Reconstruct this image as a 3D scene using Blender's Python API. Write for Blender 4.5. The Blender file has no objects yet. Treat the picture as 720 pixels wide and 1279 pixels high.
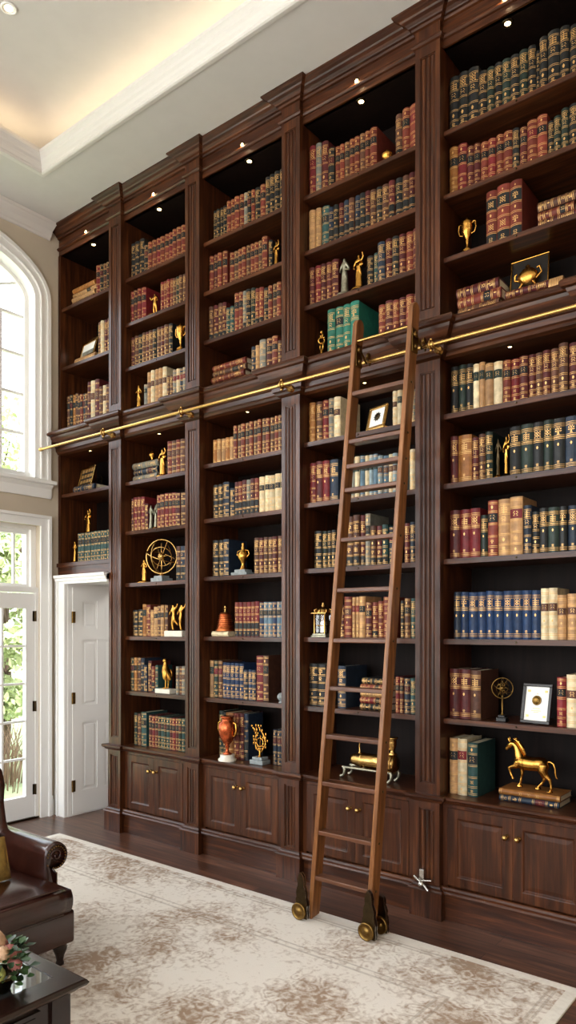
import bpy, bmesh, math, random
from mathutils import Vector, Matrix
PI = math.pi
SC = bpy.context.scene
COL = SC.collection
rnd = random.Random(7)

# ------------------------------------------------------------------ camera model (used to read real positions off the photograph)
F, CX, HY, EYE = 906.0, 360.0, 784.0, 1.65
_n = math.hypot(906, 1141)
CS, CC = 906 / _n, 1141 / _n
def ray(px, py):
    r = (px - CX) / F; u = (HY - py) / F
    return (r * CC - CS, r * CS + CC, u)
def onY(px, py, Y):
    d = ray(px, py); t = Y / d[1]; return (d[0] * t, EYE + d[2] * t)
def onX(px, py, X):
    d = ray(px, py); t = X / d[0]; return (d[1] * t, EYE + d[2] * t)
def onZ(px, py, Z):
    d = ray(px, py); t = (Z - EYE) / d[2]; return (d[0] * t, d[1] * t)
def proj(X, Y, Z):
    fz = -CS * X + CC * Y; rt = CC * X + CS * Y
    return (CX + F * rt / fz, HY - F * (Z - EYE) / fz)

# ------------------------------------------------------------------ materials
def lin(c):
    return tuple(((v / 255) / 12.92 if v / 255 <= .04045 else ((v / 255 + .055) / 1.055) ** 2.4) for v in c)
MATS = {}
def newmat(name):
    m = bpy.data.materials.new(name); m.use_nodes = True
    nt = m.node_tree; b = nt.nodes['Principled BSDF']
    MATS[name] = m
    return m, nt, b
def N(nt, t, **kw):
    n = nt.nodes.new(t)
    for k, v in kw.items():
        if k in n.inputs: n.inputs[k].default_value = v
        else: setattr(n, k, v)
    return n
def ramp(nt, fac, stops):
    r = nt.nodes.new('ShaderNodeValToRGB')
    e = r.color_ramp.elements
    while len(e) < len(stops): e.new(.5)
    for el, (p, c) in zip(e, stops):
        el.position = p; el.color = (*c, 1)
    nt.links.new(fac, r.inputs['Fac'])
    return r.outputs['Color']
def plain(name, rgb, rough=.5, metal=0, coat=0, noise=0, bump=0, scale=40, spec=.5):
    m, nt, b = newmat(name)
    c = lin(rgb)
    b.inputs['Base Color'].default_value = (*c, 1)
    b.inputs['Roughness'].default_value = rough
    b.inputs['Metallic'].default_value = metal
    b.inputs['Coat Weight'].default_value = coat
    b.inputs['Coat Roughness'].default_value = .15
    b.inputs['Specular IOR Level'].default_value = spec
    if noise or bump:
        tc = N(nt, 'ShaderNodeTexCoord')
        nz = N(nt, 'ShaderNodeTexNoise', Scale=scale, Detail=5.0)
        nt.links.new(tc.outputs['Object'], nz.inputs['Vector'])
        if noise:
            lo = tuple(v * (1 - noise) for v in c); hi = tuple(min(1, v * (1 + noise)) for v in c)
            nt.links.new(ramp(nt, nz.outputs['Fac'], [(.3, lo), (.7, hi)]), b.inputs['Base Color'])
        if bump:
            bp = N(nt, 'ShaderNodeBump', Strength=bump, Distance=.004)
            nt.links.new(nz.outputs['Fac'], bp.inputs['Height'])
            nt.links.new(bp.outputs['Normal'], b.inputs['Normal'])
    return m
def wood(name, dark, mid, light, axis='z', rough=.33, coat=.1, scale=1.0, spec=.3):
    """long-grained stained wood, grain along one axis"""
    m, nt, b = newmat(name)
    tc = N(nt, 'ShaderNodeTexCoord')
    oi = N(nt, 'ShaderNodeObjectInfo')
    add = N(nt, 'ShaderNodeVectorMath', operation='ADD')
    mul = N(nt, 'ShaderNodeMath', operation='MULTIPLY'); mul.inputs[1].default_value = 9.0
    nt.links.new(oi.outputs['Random'], mul.inputs[0])
    nt.links.new(tc.outputs['Object'], add.inputs[0]); nt.links.new(mul.outputs[0], add.inputs[1])
    mp = N(nt, 'ShaderNodeMapping')
    s = [22 * scale] * 3; s['xyz'.index(axis)] = 1.3 * scale
    mp.inputs['Scale'].default_value = s
    nt.links.new(add.outputs[0], mp.inputs['Vector'])
    nz = N(nt, 'ShaderNodeTexNoise', Scale=1.6, Detail=7.0, Roughness=.62, Distortion=.5)
    nt.links.new(mp.outputs[0], nz.inputs['Vector'])
    col = ramp(nt, nz.outputs['Fac'], [(.28, lin(dark)), (.5, lin(mid)), (.74, lin(light))])
    nt.links.new(col, b.inputs['Base Color'])
    mp2 = N(nt, 'ShaderNodeMapping'); mp2.inputs['Scale'].default_value = [v * 5 for v in s]
    nt.links.new(add.outputs[0], mp2.inputs['Vector'])
    n2 = N(nt, 'ShaderNodeTexNoise', Scale=1.0, Detail=3.0)
    nt.links.new(mp2.outputs[0], n2.inputs['Vector'])
    bp = N(nt, 'ShaderNodeBump', Strength=.12, Distance=.003)
    nt.links.new(n2.outputs['Fac'], bp.inputs['Height']); nt.links.new(bp.outputs['Normal'], b.inputs['Normal'])
    b.inputs['Roughness'].default_value = rough
    b.inputs['Coat Weight'].default_value = coat; b.inputs['Coat Roughness'].default_value = .18; b.inputs['Specular IOR Level'].default_value = spec
    return m
def emit(name, rgb, strength):
    m, nt, b = newmat(name)
    b.inputs['Base Color'].default_value = (*lin(rgb), 1)
    b.inputs['Emission Color'].default_value = (*lin(rgb), 1)
    b.inputs['Emission Strength'].default_value = strength
    return m
def glass(name, gl=.06, tint=(1, 1, 1)):
    m, nt, b = newmat(name)
    nt.nodes.remove(b)
    out = nt.nodes['Material Output']
    tr = N(nt, 'ShaderNodeBsdfTransparent'); tr.inputs[0].default_value = (*tint, 1)
    g = N(nt, 'ShaderNodeBsdfGlossy'); g.inputs['Roughness'].default_value = .02
    mx = N(nt, 'ShaderNodeMixShader'); mx.inputs[0].default_value = gl
    nt.links.new(tr.outputs[0], mx.inputs[1]); nt.links.new(g.outputs[0], mx.inputs[2]); nt.links.new(mx.outputs[0], out.inputs['Surface'])
    return m

WD, WM, WL = (32, 15, 7), (62, 31, 15), (100, 56, 28)
wood('wood_v', WD, WM, WL, 'z', rough=.29); wood('wood_h', WD, WM, WL, 'x', rough=.3)
wood('wood_shaded', (12, 6, 4), (19, 10, 7), (28, 16, 11), 'z', rough=.6, coat=0, spec=.12)  # same case wood, darkened to paint in the shade inside the bays
wood('ladder_wood', (80, 46, 22), (124, 78, 42), (158, 106, 60), 'z', rough=.36, coat=.2)
wood('tread_wood', (60, 34, 22), (92, 56, 36), (120, 76, 50), 'x', rough=.35, coat=.25)
wood('table_wood', (18, 9, 7), (30, 15, 11), (44, 23, 17), 'x', rough=.22, coat=.5)
plain('white_paint', (236, 234, 230), .38)
plain('white_plaster', (204, 199, 195), .8, noise=.02, scale=9)
plain('crown_white', (214, 209, 204), .6, bump=.25, scale=60)
plain('wall_paint', (194, 180, 160), .85, noise=.03, scale=5)
plain('gold', (200, 146, 68), .26, metal=1, noise=.12, scale=90)
plain('gilt', (214, 168, 104), .4, metal=.65)
plain('brass', (192, 152, 90), .26, metal=1, noise=.08, scale=60)
plain('dark_brass', (120, 92, 48), .34, metal=1, noise=.25, scale=50)
plain('steel', (196, 190, 182), .25, metal=1)
plain('bronze', (70, 58, 40), .3, metal=1, noise=.2)
plain('copper', (176, 96, 54), .33, metal=1, noise=.2, scale=60)
plain('red_gilt', (176, 84, 46), .26, metal=.8, noise=.5, scale=30)
plain('black_stone', (26, 27, 29), .25, noise=.4, scale=60)
plain('grey_marble', (128, 134, 134), .3, noise=.25, scale=50)
plain('white_marble', (216, 208, 192), .35, noise=.08, scale=50)
plain('old_silver', (152, 148, 128), .35, metal=.8, noise=.3, scale=60)
plain('paper', (214, 198, 166), .9, noise=.12, scale=200)
plain('mat_white', (236, 234, 228), .7)
plain('black_frame', (34, 30, 27), .35)
plain('leather', (52, 23, 15), .24, noise=.4, bump=.15, scale=14, coat=.5)
plain('cushion_cloth', (150, 120, 56), .8, noise=.4, scale=30)
plain('leaf_green', (54, 84, 40), .5, noise=.35, scale=20)
plain('leaf_dark', (34, 56, 30), .5, noise=.3, scale=20)
plain('petal_pink', (190, 120, 116), .6, noise=.2, scale=40)
plain('petal_peach', (206, 168, 134), .6, noise=.2, scale=40)
plain('petal_lime', (170, 178, 100), .6, noise=.2, scale=40)
plain('bark', (78, 62, 48), .9, noise=.3, scale=12)
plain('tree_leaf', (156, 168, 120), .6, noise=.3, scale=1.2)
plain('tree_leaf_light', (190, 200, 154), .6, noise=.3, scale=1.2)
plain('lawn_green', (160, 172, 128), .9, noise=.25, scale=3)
plain('dry_twig', (128, 104, 84), .9, noise=.3, scale=12)
glass('pane_glass', .05)
m, nt, b = newmat('table_glass')
b.inputs['Base Color'].default_value = (.03, .033, .034, 1); b.inputs['Roughness'].default_value = .03; b.inputs['IOR'].default_value = 2.3
emit('lamp_glow', (255, 214, 150), 14)
emit('cove_glow', (255, 206, 130), 3)
BC = {'blk': ((30, 31, 31), 'black'), 'grn': ((34, 46, 40), 'dark green'), 'red': ((110, 47, 36), 'red-brown'), 'mar': ((78, 30, 30), 'maroon'),
      'crim': ((110, 32, 36), 'crimson'), 'org': ((152, 98, 48), 'amber'), 'tan': ((164, 124, 84), 'tan'), 'crm': ((208, 190, 154), 'cream'),
      'brn': ((86, 55, 42), 'brown'), 'nvy': ((34, 44, 58), 'navy'), 'blu': ((32, 52, 84), 'blue'), 'tea': ((42, 108, 90), 'teal-green'),
      'gry': ((122, 120, 110), 'grey'), 'pbl': ((140, 158, 164), 'pale-blue'), 'dtl': ((42, 72, 70), 'dark-teal'), 'gbl': ((86, 110, 126), 'grey-blue')}
for k, (c, w) in BC.items():
    m, nt, b = newmat('leather_' + k)
    tc = N(nt, 'ShaderNodeTexCoord'); oi = N(nt, 'ShaderNodeObjectInfo')
    add = N(nt, 'ShaderNodeVectorMath', operation='ADD')
    nt.links.new(tc.outputs['Object'], add.inputs[0]); nt.links.new(oi.outputs['Random'], add.inputs[1])
    nz = N(nt, 'ShaderNodeTexNoise', Scale=28.0, Detail=5.0)
    nt.links.new(add.outputs[0], nz.inputs['Vector'])
    L = lin(c)
    col = ramp(nt, nz.outputs['Fac'], [(.3, tuple(v * .72 for v in L)), (.55, L), (.78, tuple(min(1, v * 1.35) for v in L))])
    hsv = N(nt, 'ShaderNodeHueSaturation'); nt.links.new(col, hsv.inputs['Color'])
    mr = N(nt, 'ShaderNodeMapRange'); mr.inputs['To Min'].default_value = .78; mr.inputs['To Max'].default_value = 1.22
    nt.links.new(oi.outputs['Random'], mr.inputs['Value']); nt.links.new(mr.outputs[0], hsv.inputs['Value'])
    nt.links.new(hsv.outputs[0], b.inputs['Base Color'])
    b.inputs['Roughness'].default_value = .42; b.inputs['Specular IOR Level'].default_value = .25

# ------------------------------------------------------------------ mesh kit
class MB:
    """collects shapes, then links them as ONE mesh object"""
    def __init__(s): s.v, s.f, s.m, s.sm = [], [], [], []
    def add(s, vs, fs, mi=0, smooth=False):
        b = len(s.v); s.v += [tuple(p) for p in vs]
        for f in fs:
            s.f.append(tuple(b + i for i in f)); s.m.append(mi); s.sm.append(smooth)
        return s
    def box(s, x0, x1, y0, y1, z0, z1, mi=0):
        vs = [(x, y, z) for z in (z0, z1) for y in (y0, y1) for x in (x0, x1)]
        return s.add(vs, [(0, 2, 3, 1), (4, 5, 7, 6), (0, 1, 5, 4), (2, 6, 7, 3), (0, 4, 6, 2), (1, 3, 7, 5)], mi)
    def bbox(s, x0, x1, y0, y1, z0, z1, r=.004, mi=0, seg=2):
        """box with rounded edges"""
        bm = bmesh.new(); bmesh.ops.create_cube(bm, size=1)
        for v in bm.verts: v.co = Vector(((x0 + x1) / 2 + v.co.x * (x1 - x0), (y0 + y1) / 2 + v.co.y * (y1 - y0), (z0 + z1) / 2 + v.co.z * (z1 - z0)))
        bmesh.ops.bevel(bm, geom=bm.edges[:], offset=r, segments=seg, affect='EDGES', profile=.5)
        return s.bm(bm, mi, smooth=r > .01)
    def bm(s, bm, mi=0, smooth=False, M=None):
        bm.verts.index_update()
        s.add([(M @ v.co if M else v.co)[:] for v in bm.verts], [[v.index for v in f.verts] for f in bm.faces], mi, smooth)
        bm.free(); return s
    def prism(s, pts, axis, a, b, mi=0, smooth=False, edge=None):
        """pts: 2D outline in the two other axes, extruded along axis from a to b"""
        def P(u, v, w): return {'x': (w, u, v), 'y': (u, w, v), 'z': (u, v, w)}[axis]
        n = len(pts)
        vs = [P(u, v, a) for u, v in pts] + [P(u, v, b) for u, v in pts]
        s.add(vs, [(i, (i + 1) % n, n + (i + 1) % n, n + i) for i in range(n)], mi if edge is None else edge, smooth)
        return s.add(vs, [tuple(range(n - 1, -1, -1)), tuple(range(n, 2 * n))], mi)
    def lathe(s, prof, c=(0, 0, 0), n=20, mi=0, axis='z', smooth=True, sx=1, sy=1):
        """prof: [(r, h)]"""
        vs, fs = [], []
        for r, h in prof:
            for k in range(n):
                a = 2 * PI * k / n
                p = (r * math.cos(a) * sx, r * math.sin(a) * sy, h)
                if axis == 'x': p = (p[2], p[0], p[1])
                if axis == 'y': p = (p[0], p[2], p[1])
                vs.append((c[0] + p[0], c[1] + p[1], c[2] + p[2]))
        m_ = len(prof)
        for i in range(m_ - 1):
            for k in range(n):
                fs.append((i * n + k, i * n + (k + 1) % n, (i + 1) * n + (k + 1) % n, (i + 1) * n + k))
        s.add(vs, fs, mi, smooth)
        return s.add(vs, [tuple(range(n))[::-1], tuple((m_ - 1) * n + k for k in range(n))], mi)
    def tube(s, pts, r, n=8, mi=0, closed=False):
        P = [Vector(p) for p in pts]; m_ = len(P)
        rs = r if isinstance(r, (list, tuple)) else [r] * m_
        vs, fs = [], []
        up = None
        for i, p in enumerate(P):
            a = P[(i - 1) % m_] if (closed or i) else p
            b = P[(i + 1) % m_] if (closed or i < m_ - 1) else p
            t = (b - a).normalized()
            if up is None:
                up = t.orthogonal().normalized()
            else:
                up = (up - t * up.dot(t)); up = up.normalized() if up.length > 1e-6 else t.orthogonal().normalized()
            q = t.cross(up)
            for k in range(n):
                an = 2 * PI * k / n
                vs.append(p + (up * math.cos(an) + q * math.sin(an)) * rs[i])
        for i in range(m_ if closed else m_ - 1):
            j = (i + 1) % m_
            for k in range(n):
                fs.append((i * n + k, i * n + (k + 1) % n, j * n + (k + 1) % n, j * n + k))
        s.add(vs, fs, mi, True)
        if not closed: s.add(vs, [tuple(range(n))[::-1], tuple((m_ - 1) * n + k for k in range(n))], mi)
        return s
    def ball(s, c, r, mi=0, sx=1, sy=1, sz=1, u=12, v=8):
        bm = bmesh.new(); bmesh.ops.create_uvsphere(bm, u_segments=u, v_segments=v, radius=r)
        for w in bm.verts: w.co = Vector((c[0] + w.co.x * sx, c[1] + w.co.y * sy, c[2] + w.co.z * sz))
        return s.bm(bm, mi, True)
    def ring(s, c, R, r, axis='y', n=28, mi=0, tilt=None):
        pts = []
        for k in range(n):
            a = 2 * PI * k / n
            p = {'y': (R * math.cos(a), 0, R * math.sin(a)), 'z': (R * math.cos(a), R * math.sin(a), 0), 'x': (0, R * math.cos(a), R * math.sin(a))}[axis]
            p = Vector(p)
            if tilt is not None: p = tilt @ p
            pts.append(p + Vector(c))
        return s.tube(pts, r, 6, mi, True)
    def panel(s, x0, x1, z0, z1, rings, y, mi=0, sgn=-1):
        """concentric rectangles in the XZ plane; rings [(inset, depth)]; depth>0 is proud (towards sgn*Y)"""
        vs, fs = [], []
        for ins, d in rings:
            vs += [(x0 + ins, y + sgn * d, z0 + ins), (x1 - ins, y + sgn * d, z0 + ins), (x1 - ins, y + sgn * d, z1 - ins), (x0 + ins, y + sgn * d, z1 - ins)]
        for i in range(len(rings) - 1):
            for k in range(4):
                a, b = i * 4 + k, i * 4 + (k + 1) % 4
                fs.append((a, b, b + 4, a + 4))
        e = (len(rings) - 1) * 4
        fs.append((e, e + 1, e + 2, e + 3))
        return s.add(vs, fs, mi)
    def sweep(s, prof, path, nor, mi=0):
        """moulding: profile [(out, z)] along an axis-aligned path of (x, y) with one summed outward normal per point"""
        vs, fs = [], []; k = len(prof)
        for (x, y), (nx, ny) in zip(path, nor):
            vs += [(x + nx * o, y + ny * o, z) for o, z in prof]
        for i in range(len(path) - 1):
            for j in range(k - 1):
                fs.append((i * k + j, i * k + j + 1, (i + 1) * k + j + 1, (i + 1) * k + j))
            fs.append((i * k + k - 1, i * k, (i + 1) * k, (i + 1) * k + k - 1))
        fs += [tuple(range(k))[::-1], tuple(range((len(path) - 1) * k, len(path) * k))]
        return s.add(vs, fs, mi)
    def build(s, name, mats, parent=None, loc=None, rot=None, fix=True):
        me = bpy.data.meshes.new(name)
        me.from_pydata(s.v, [], s.f)
        if isinstance(mats, str): mats = [mats]
        for mm in mats: me.materials.append(MATS[mm])
        me.polygons.foreach_set('material_index', s.m)
        me.polygons.foreach_set('use_smooth', s.sm)
        if fix:
            bm = bmesh.new(); bm.from_mesh(me); bmesh.ops.recalc_face_normals(bm, faces=bm.faces[:]); bm.to_mesh(me); bm.free()
        o = bpy.data.objects.new(name, me); COL.objects.link(o)
        if parent is not None: o.parent = parent
        if loc is not None: o.location = loc
        if rot is not None: o.rotation_euler = rot
        return o
def tag(o, label, cat, group=None, kind=None):
    o['label'] = label; o['category'] = cat
    if group: o['group'] = group
    if kind: o['kind'] = kind
    return o
def thing(name, label, cat, loc=(0, 0, 0), rz=0, group=None):
    o = bpy.data.objects.new(name, None); COL.objects.link(o)
    o.empty_display_size = .1
    o.location = loc; o.rotation_euler = (0, 0, rz)
    return tag(o, label, cat, group)
def struct(name, mb, mats, label, cat, parent=None):
    o = mb.build(name, mats, parent)
    if parent is None:
        tag(o, label, cat, kind='structure')
    return o
def skin(name, pts, edges, radii, mat, parent=None, loc=None, rot=None, sub=2):
    """one continuous body grown over a skeleton"""
    me = bpy.data.meshes.new(name); me.from_pydata(pts, edges, [])
    me.materials.append(MATS[mat])
    o = bpy.data.objects.new(name, me); COL.objects.link(o)
    if parent is not None: o.parent = parent
    if loc is not None: o.location = loc
    if rot is not None: o.rotation_euler = rot
    md = o.modifiers.new('skin', 'SKIN'); md.use_smooth_shade = True
    if not me.skin_vertices: me.attributes
    for i, sv in enumerate(me.skin_vertices[0].data):
        r = radii[i]; sv.radius = (r, r) if not isinstance(r, tuple) else r
        sv.use_root = (i == 0)
    ss = o.modifiers.new('sub', 'SUBSURF'); ss.levels = sub; ss.render_levels = sub
    return o

def fuse(o, vox=.003, it=5):
    """melt overlapping limbs into one continuous body"""
    r = o.modifiers.new('fuse', 'REMESH'); r.mode = 'VOXEL'; r.voxel_size = vox; r.use_smooth_shade = True
    m = o.modifiers.new('smooth', 'SMOOTH'); m.factor = .5; m.iterations = it
    return o
SKY, SUN, COVE, WIN, REAR, EXPO = 6.5, 9.0, 1.5, 270.0, 10.0, 0.0
# ------------------------------------------------------------------ the room
CZ = 5.165; XL = -5.61; YB = 4.19
TX, TY = -4.975, 3.206            # corner of the ceiling tray
RX, RY = 3.2, -3.6                # far ends of the room behind the camera

def floor_mat():
    m, nt, b = newmat('floor_planks')
    tc = N(nt, 'ShaderNodeTexCoord')
    br = N(nt, 'ShaderNodeTexBrick', Scale=1.0)
    br.offset = .37; br.inputs['Brick Width'].default_value = 1.5; br.inputs['Row Height'].default_value = .125
    br.inputs['Mortar Size'].default_value = .0016; br.inputs['Mortar'].default_value = (.006, .004, .003, 1)
    br.inputs['Color1'].default_value = (0, 0, 0, 1); br.inputs['Color2'].default_value = (1, 1, 1, 1)
    nt.links.new(tc.outputs['Object'], br.inputs['Vector'])
    mp = N(nt, 'ShaderNodeMapping'); mp.inputs['Scale'].default_value = (1.2, 18, 1)
    nt.links.new(tc.outputs['Object'], mp.inputs['Vector'])
    nz = N(nt, 'ShaderNodeTexNoise', Scale=2.2, Detail=6.0, Distortion=.5); nt.links.new(mp.outputs[0], nz.inputs['Vector'])
    c1 = ramp(nt, nz.outputs['Fac'], [(.3, lin((58, 36, 27))), (.55, lin((96, 62, 46))), (.75, lin((126, 86, 64)))])
    sep = N(nt, 'ShaderNodeSeparateColor'); nt.links.new(br.outputs['Color'], sep.inputs[0])
    mr = N(nt, 'ShaderNodeMapRange'); mr.inputs['To Min'].default_value = .65; mr.inputs['To Max'].default_value = 1.25
    nt.links.new(sep.outputs[0], mr.inputs['Value'])
    hs = N(nt, 'ShaderNodeHueSaturation'); nt.links.new(c1, hs.inputs['Color']); nt.links.new(mr.outputs[0], hs.inputs['Value'])
    mx = N(nt, 'ShaderNodeMix', data_type='RGBA'); nt.links.new(br.outputs['Fac'], mx.inputs[0])
    nt.links.new(hs.outputs[0], mx.inputs[6]); mx.inputs[7].default_value = (.008, .005, .004, 1)
    nt.links.new(mx.outputs[2], b.inputs['Base Color'])
    b.inputs['Roughness'].default_value = .3; b.inputs['Coat Weight'].default_value = .2; b.inputs['Coat Roughness'].default_value = .2
def rug_mat(x0, x1, y0, y1):
    m, nt, b = newmat('rug_wool')
    tc = N(nt, 'ShaderNodeTexCoord')
    sx = N(nt, 'ShaderNodeSeparateXYZ'); nt.links.new(tc.outputs['Object'], sx.inputs[0])
    def mth(op, a, c=None, d=None):
        n = N(nt, 'ShaderNodeMath', operation=op)
        for i, v in enumerate((a, c, d)):
            if v is None: continue
            if isinstance(v, (int, float)): n.inputs[i].default_value = v
            else: nt.links.new(v, n.inputs[i])
        return n.outputs[0]
    X, Y = sx.outputs[0], sx.outputs[1]
    # distance to the rug's edge, for the border bands
    d = mth('MINIMUM', mth('MINIMUM', mth('SUBTRACT', X, x0), mth('SUBTRACT', x1, X)), mth('MINIMUM', mth('SUBTRACT', Y, y0), mth('SUBTRACT', y1, Y)))
    warp = N(nt, 'ShaderNodeTexNoise', Scale=5.0, Detail=3.0); nt.links.new(tc.outputs['Object'], warp.inputs['Vector'])
    wv = N(nt, 'ShaderNodeVectorMath', operation='MULTIPLY_ADD'); nt.links.new(warp.outputs['Color'], wv.inputs[0]); wv.inputs[1].default_value = (.22, .22, 0); nt.links.new(tc.outputs['Object'], wv.inputs[2])
    # scrolling vines: bands of a warped voronoi; flowers: fine cells
    v1 = N(nt, 'ShaderNodeTexVoronoi', Scale=2.6); nt.links.new(wv.outputs[0], v1.inputs['Vector'])
    v2 = N(nt, 'ShaderNodeTexVoronoi', Scale=13.0); v2.feature = 'F1'; nt.links.new(wv.outputs[0], v2.inputs['Vector'])
    n1 = N(nt, 'ShaderNodeTexNoise', Scale=9.0, Detail=8.0, Roughness=.72, Distortion=1.4); nt.links.new(tc.outputs['Object'], n1.inputs['Vector'])
    n2 = N(nt, 'ShaderNodeTexNoise', Scale=1.5, Detail=3.0); nt.links.new(tc.outputs['Object'], n2.inputs['Vector'])
    fl = mth('SUBTRACT', 1.0, mth('MULTIPLY', v1.outputs['Distance'], 2.6))
    vein = mth('SINE', mth('MULTIPLY', v2.outputs['Distance'], 16.0))
    n3 = N(nt, 'ShaderNodeTexNoise', Scale=34.0, Detail=4.0, Roughness=.7); nt.links.new(tc.outputs['Object'], n3.inputs['Vector'])
    pat = mth('ADD', mth('MULTIPLY', fl, .2), mth('ADD', mth('MULTIPLY', vein, .07), mth('ADD', mth('ADD', mth('MULTIPLY', n1.outputs['Fac'], .75), mth('MULTIPLY', n3.outputs['Fac'], .6)), mth('MULTIPLY', n2.outputs['Fac'], .25))))
    fade = ramp(nt, pat, [(.62, (0, 0, 0)), (.78, (.45, .45, .45)), (.94, (1, 1, 1))])
    base = N(nt, 'ShaderNodeMix', data_type='RGBA')
    nt.links.new(fade, base.inputs[0])
    base.inputs[6].default_value = (*lin((226, 217, 205)), 1); base.inputs[7].default_value = (*lin((158, 133, 112)), 1)
    # border lines
    def band(a, w, soft=.004):
        c = mth('ABSOLUTE', mth('SUBTRACT', d, a))
        mr = N(nt, 'ShaderNodeMapRange'); mr.inputs['From Min'].default_value = w; mr.inputs['From Max'].default_value = w + soft
        mr.inputs['To Min'].default_value = 1; mr.inputs['To Max'].default_value = 0
        nt.links.new(c, mr.inputs['Value']); return mr.outputs[0]
    lines = mth('MULTIPLY', mth('ADD', mth('ADD', band(.09, .005), band(.115, .004)), mth('ADD', band(.44, .004), band(.48, .006))), mth('MULTIPLY', n1.outputs['Fac'], .85))
    b2 = N(nt, 'ShaderNodeMix', data_type='RGBA'); nt.links.new(lines, b2.inputs[0]); nt.links.new(base.outputs[2], b2.inputs[6]); b2.inputs[7].default_value = (*lin((150, 134, 118)), 1)
    hem = mth('LESS_THAN', d, .055)
    b3 = N(nt, 'ShaderNodeMix', data_type='RGBA'); nt.links.new(mth('MULTIPLY', hem, .8), b3.inputs[0]); nt.links.new(b2.outputs[2], b3.inputs[6]); b3.inputs[7].default_value = (*lin((226, 219, 207)), 1)
    nt.links.new(b3.outputs[2], b.inputs['Base Color'])
    b.inputs['Roughness'].default_value = .95; b.inputs['Specular IOR Level'].default_value = .15
    pile = N(nt, 'ShaderNodeTexNoise', Scale=160.0, Detail=2.0); nt.links.new(tc.outputs['Object'], pile.inputs['Vector'])
    bp = N(nt, 'ShaderNodeBump', Strength=.35, Distance=.004); nt.links.new(pile.outputs['Fac'], bp.inputs['Height']); nt.links.new(bp.outputs['Normal'], b.inputs['Normal'])

floor_mat()
struct('floor', MB().box(XL - .2, RX + .2, RY, 6.4, -.08, 0), 'floor_planks', 'dark brown wooden plank floor', 'floor')
# ceiling: a border strip round a raised tray
mb = MB()
mb.box(XL - .2, RX + .2, TY, 6.4, CZ, CZ + .1); mb.box(XL - .2, TX, RY, TY, CZ, CZ + .1)
struct('ceiling', mb, 'white_plaster', 'white ceiling border around the raised tray', 'ceiling')
mb = MB()
mb.box(TX - .28, RX + .2, RY, TY + .28, 5.5, 5.6)
mb.box(TX - .28, RX + .2, TY + .2, TY + .28, CZ + .1, 5.5); mb.box(TX - .28, TX - .2, RY, TY + .2, CZ + .1, 5.5)
struct('ceiling_tray', mb, 'white_plaster', 'raised ceiling tray lit by a warm hidden cove', 'ceiling')
prof = [(-.035, 0), (-.035, -.007), (-.008, -.009), (.003, -.004), (.003, .012), (.008, .018), (.012, .04), (.02, .055), (.032, .068), (.036, .085), (.05, .1), (.056, .105), (.06, .125), (.052, .127), (.03, .1), (-.0005, .1), (-.0005, 0)]
prof = [(-o, CZ + z) for o, z in prof]
# path runs with the opening on its inner side; outward normal points away from the opening
mb = MB().sweep([(o, z) for o, z in prof], [(TX, RY), (TX, TY), (RX, TY)], [(-1, 0), (-1, 1), (0, 1)])
struct('trim_1', mb, 'crown_white', 'white moulded lip around the ceiling tray', 'trim')
# walls
mb = MB()
WY = [2.75, 0.15, -2.45]          # centre lines of the three window bays in the left wall
HW = .845                          # half width of a window opening
ys = [RY]
for wy in reversed(WY): ys += [wy - HW, wy + HW]
ys.append(6.4)
for i in range(0, len(ys), 2): mb.box(XL - .22, XL, ys[i], ys[i + 1], 0, CZ)
SPR, ARCH = 4.5, .385
for wy in WY:
    mb.box(XL - .22, XL, wy - HW, wy + HW, 2.535, 2.93)
    n = 24
    arc = [(wy - HW * math.cos(PI * k / n), SPR + ARCH * math.sin(PI * k / n)) for k in range(n + 1)]
    for (ya, za), (yb, zb) in zip(arc, arc[1:]):
        mb.prism([(ya, za), (yb, zb), (yb, CZ), (ya, CZ)], 'x', XL - .22, XL)
struct('wall_left', mb, 'wall_paint', 'pale beige wall with the arched windows', 'wall')
mb = MB(); DX0, DX1, DH = -5.435, -4.86, 2.03
mb.box(XL - .2, RX + .2, YB, YB + .1, 2.11, CZ); mb.box(-4.72, RX + .2, YB, YB + .1, 0, 2.11)
struct('wall_back', mb, 'wall_paint', 'beige wall behind the bookcases', 'wall')
struct('wall_right', MB().box(RX, RX + .2, RY, 6.4, 0, CZ + .1), 'wall_paint', 'beige wall closing the far side of the room', 'wall')
mb = MB()
for q in ((XL - .2, -5.2, 0, CZ), (1.2, RX + .2, 0, CZ), (-5.2, 1.2, 0, .5), (-5.2, 1.2, 4.5, CZ), (-2.08, -1.92, .5, 4.5)): mb.box(q[0], q[1], RY - .2, RY, q[2], q[3])  # tall openings cut in the unseen rear wall to admit the added fill
struct('wall_rear', mb, 'wall_paint', 'beige wall behind the viewer with two tall openings added for fill light', 'wall')
struct('wall_hall', MB().box(XL - .2, RX, 5.6, 5.7, 0, 3).box(-3.6, -3.5, YB + .1, 5.6, 0, 3), 'white_plaster', 'white wall of the hall behind the open door', 'wall')
struct('ceiling_hall', MB().box(XL - .0, -3.5, YB + .1, 5.6, 2.6, 2.68), 'white_plaster', 'white ceiling of the hall behind the open door', 'ceiling')
# room cornice on the left wall
cp = [(0, -.115), (.012, -.112), (.016, -.095), (.03, -.085), (.05, -.05), (.085, -.028), (.095, -.02), (.11, -.016), (.12, 0), (0, 0)]
struct('trim_2', MB().sweep([(o, CZ + z) for o, z in cp], [(XL, RY), (XL, 3.69)], [(1, 0), (1, 0)]), 'crown_white', 'white cornice where the window wall meets the ceiling', 'trim')
mb = MB()
for a, b_ in ((3.70, 3.72), (WY[1] + 1.0, WY[0] - 1.0), (WY[2] + 1.0, WY[1] - 1.0)):
    mb.box(XL, XL + .02, a, b_, 0, .14); mb.box(XL, XL + .012, a, b_, .14, .17)
struct('baseboard_left', mb, 'white_paint', 'white baseboard of the window wall', 'baseboard')

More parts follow.
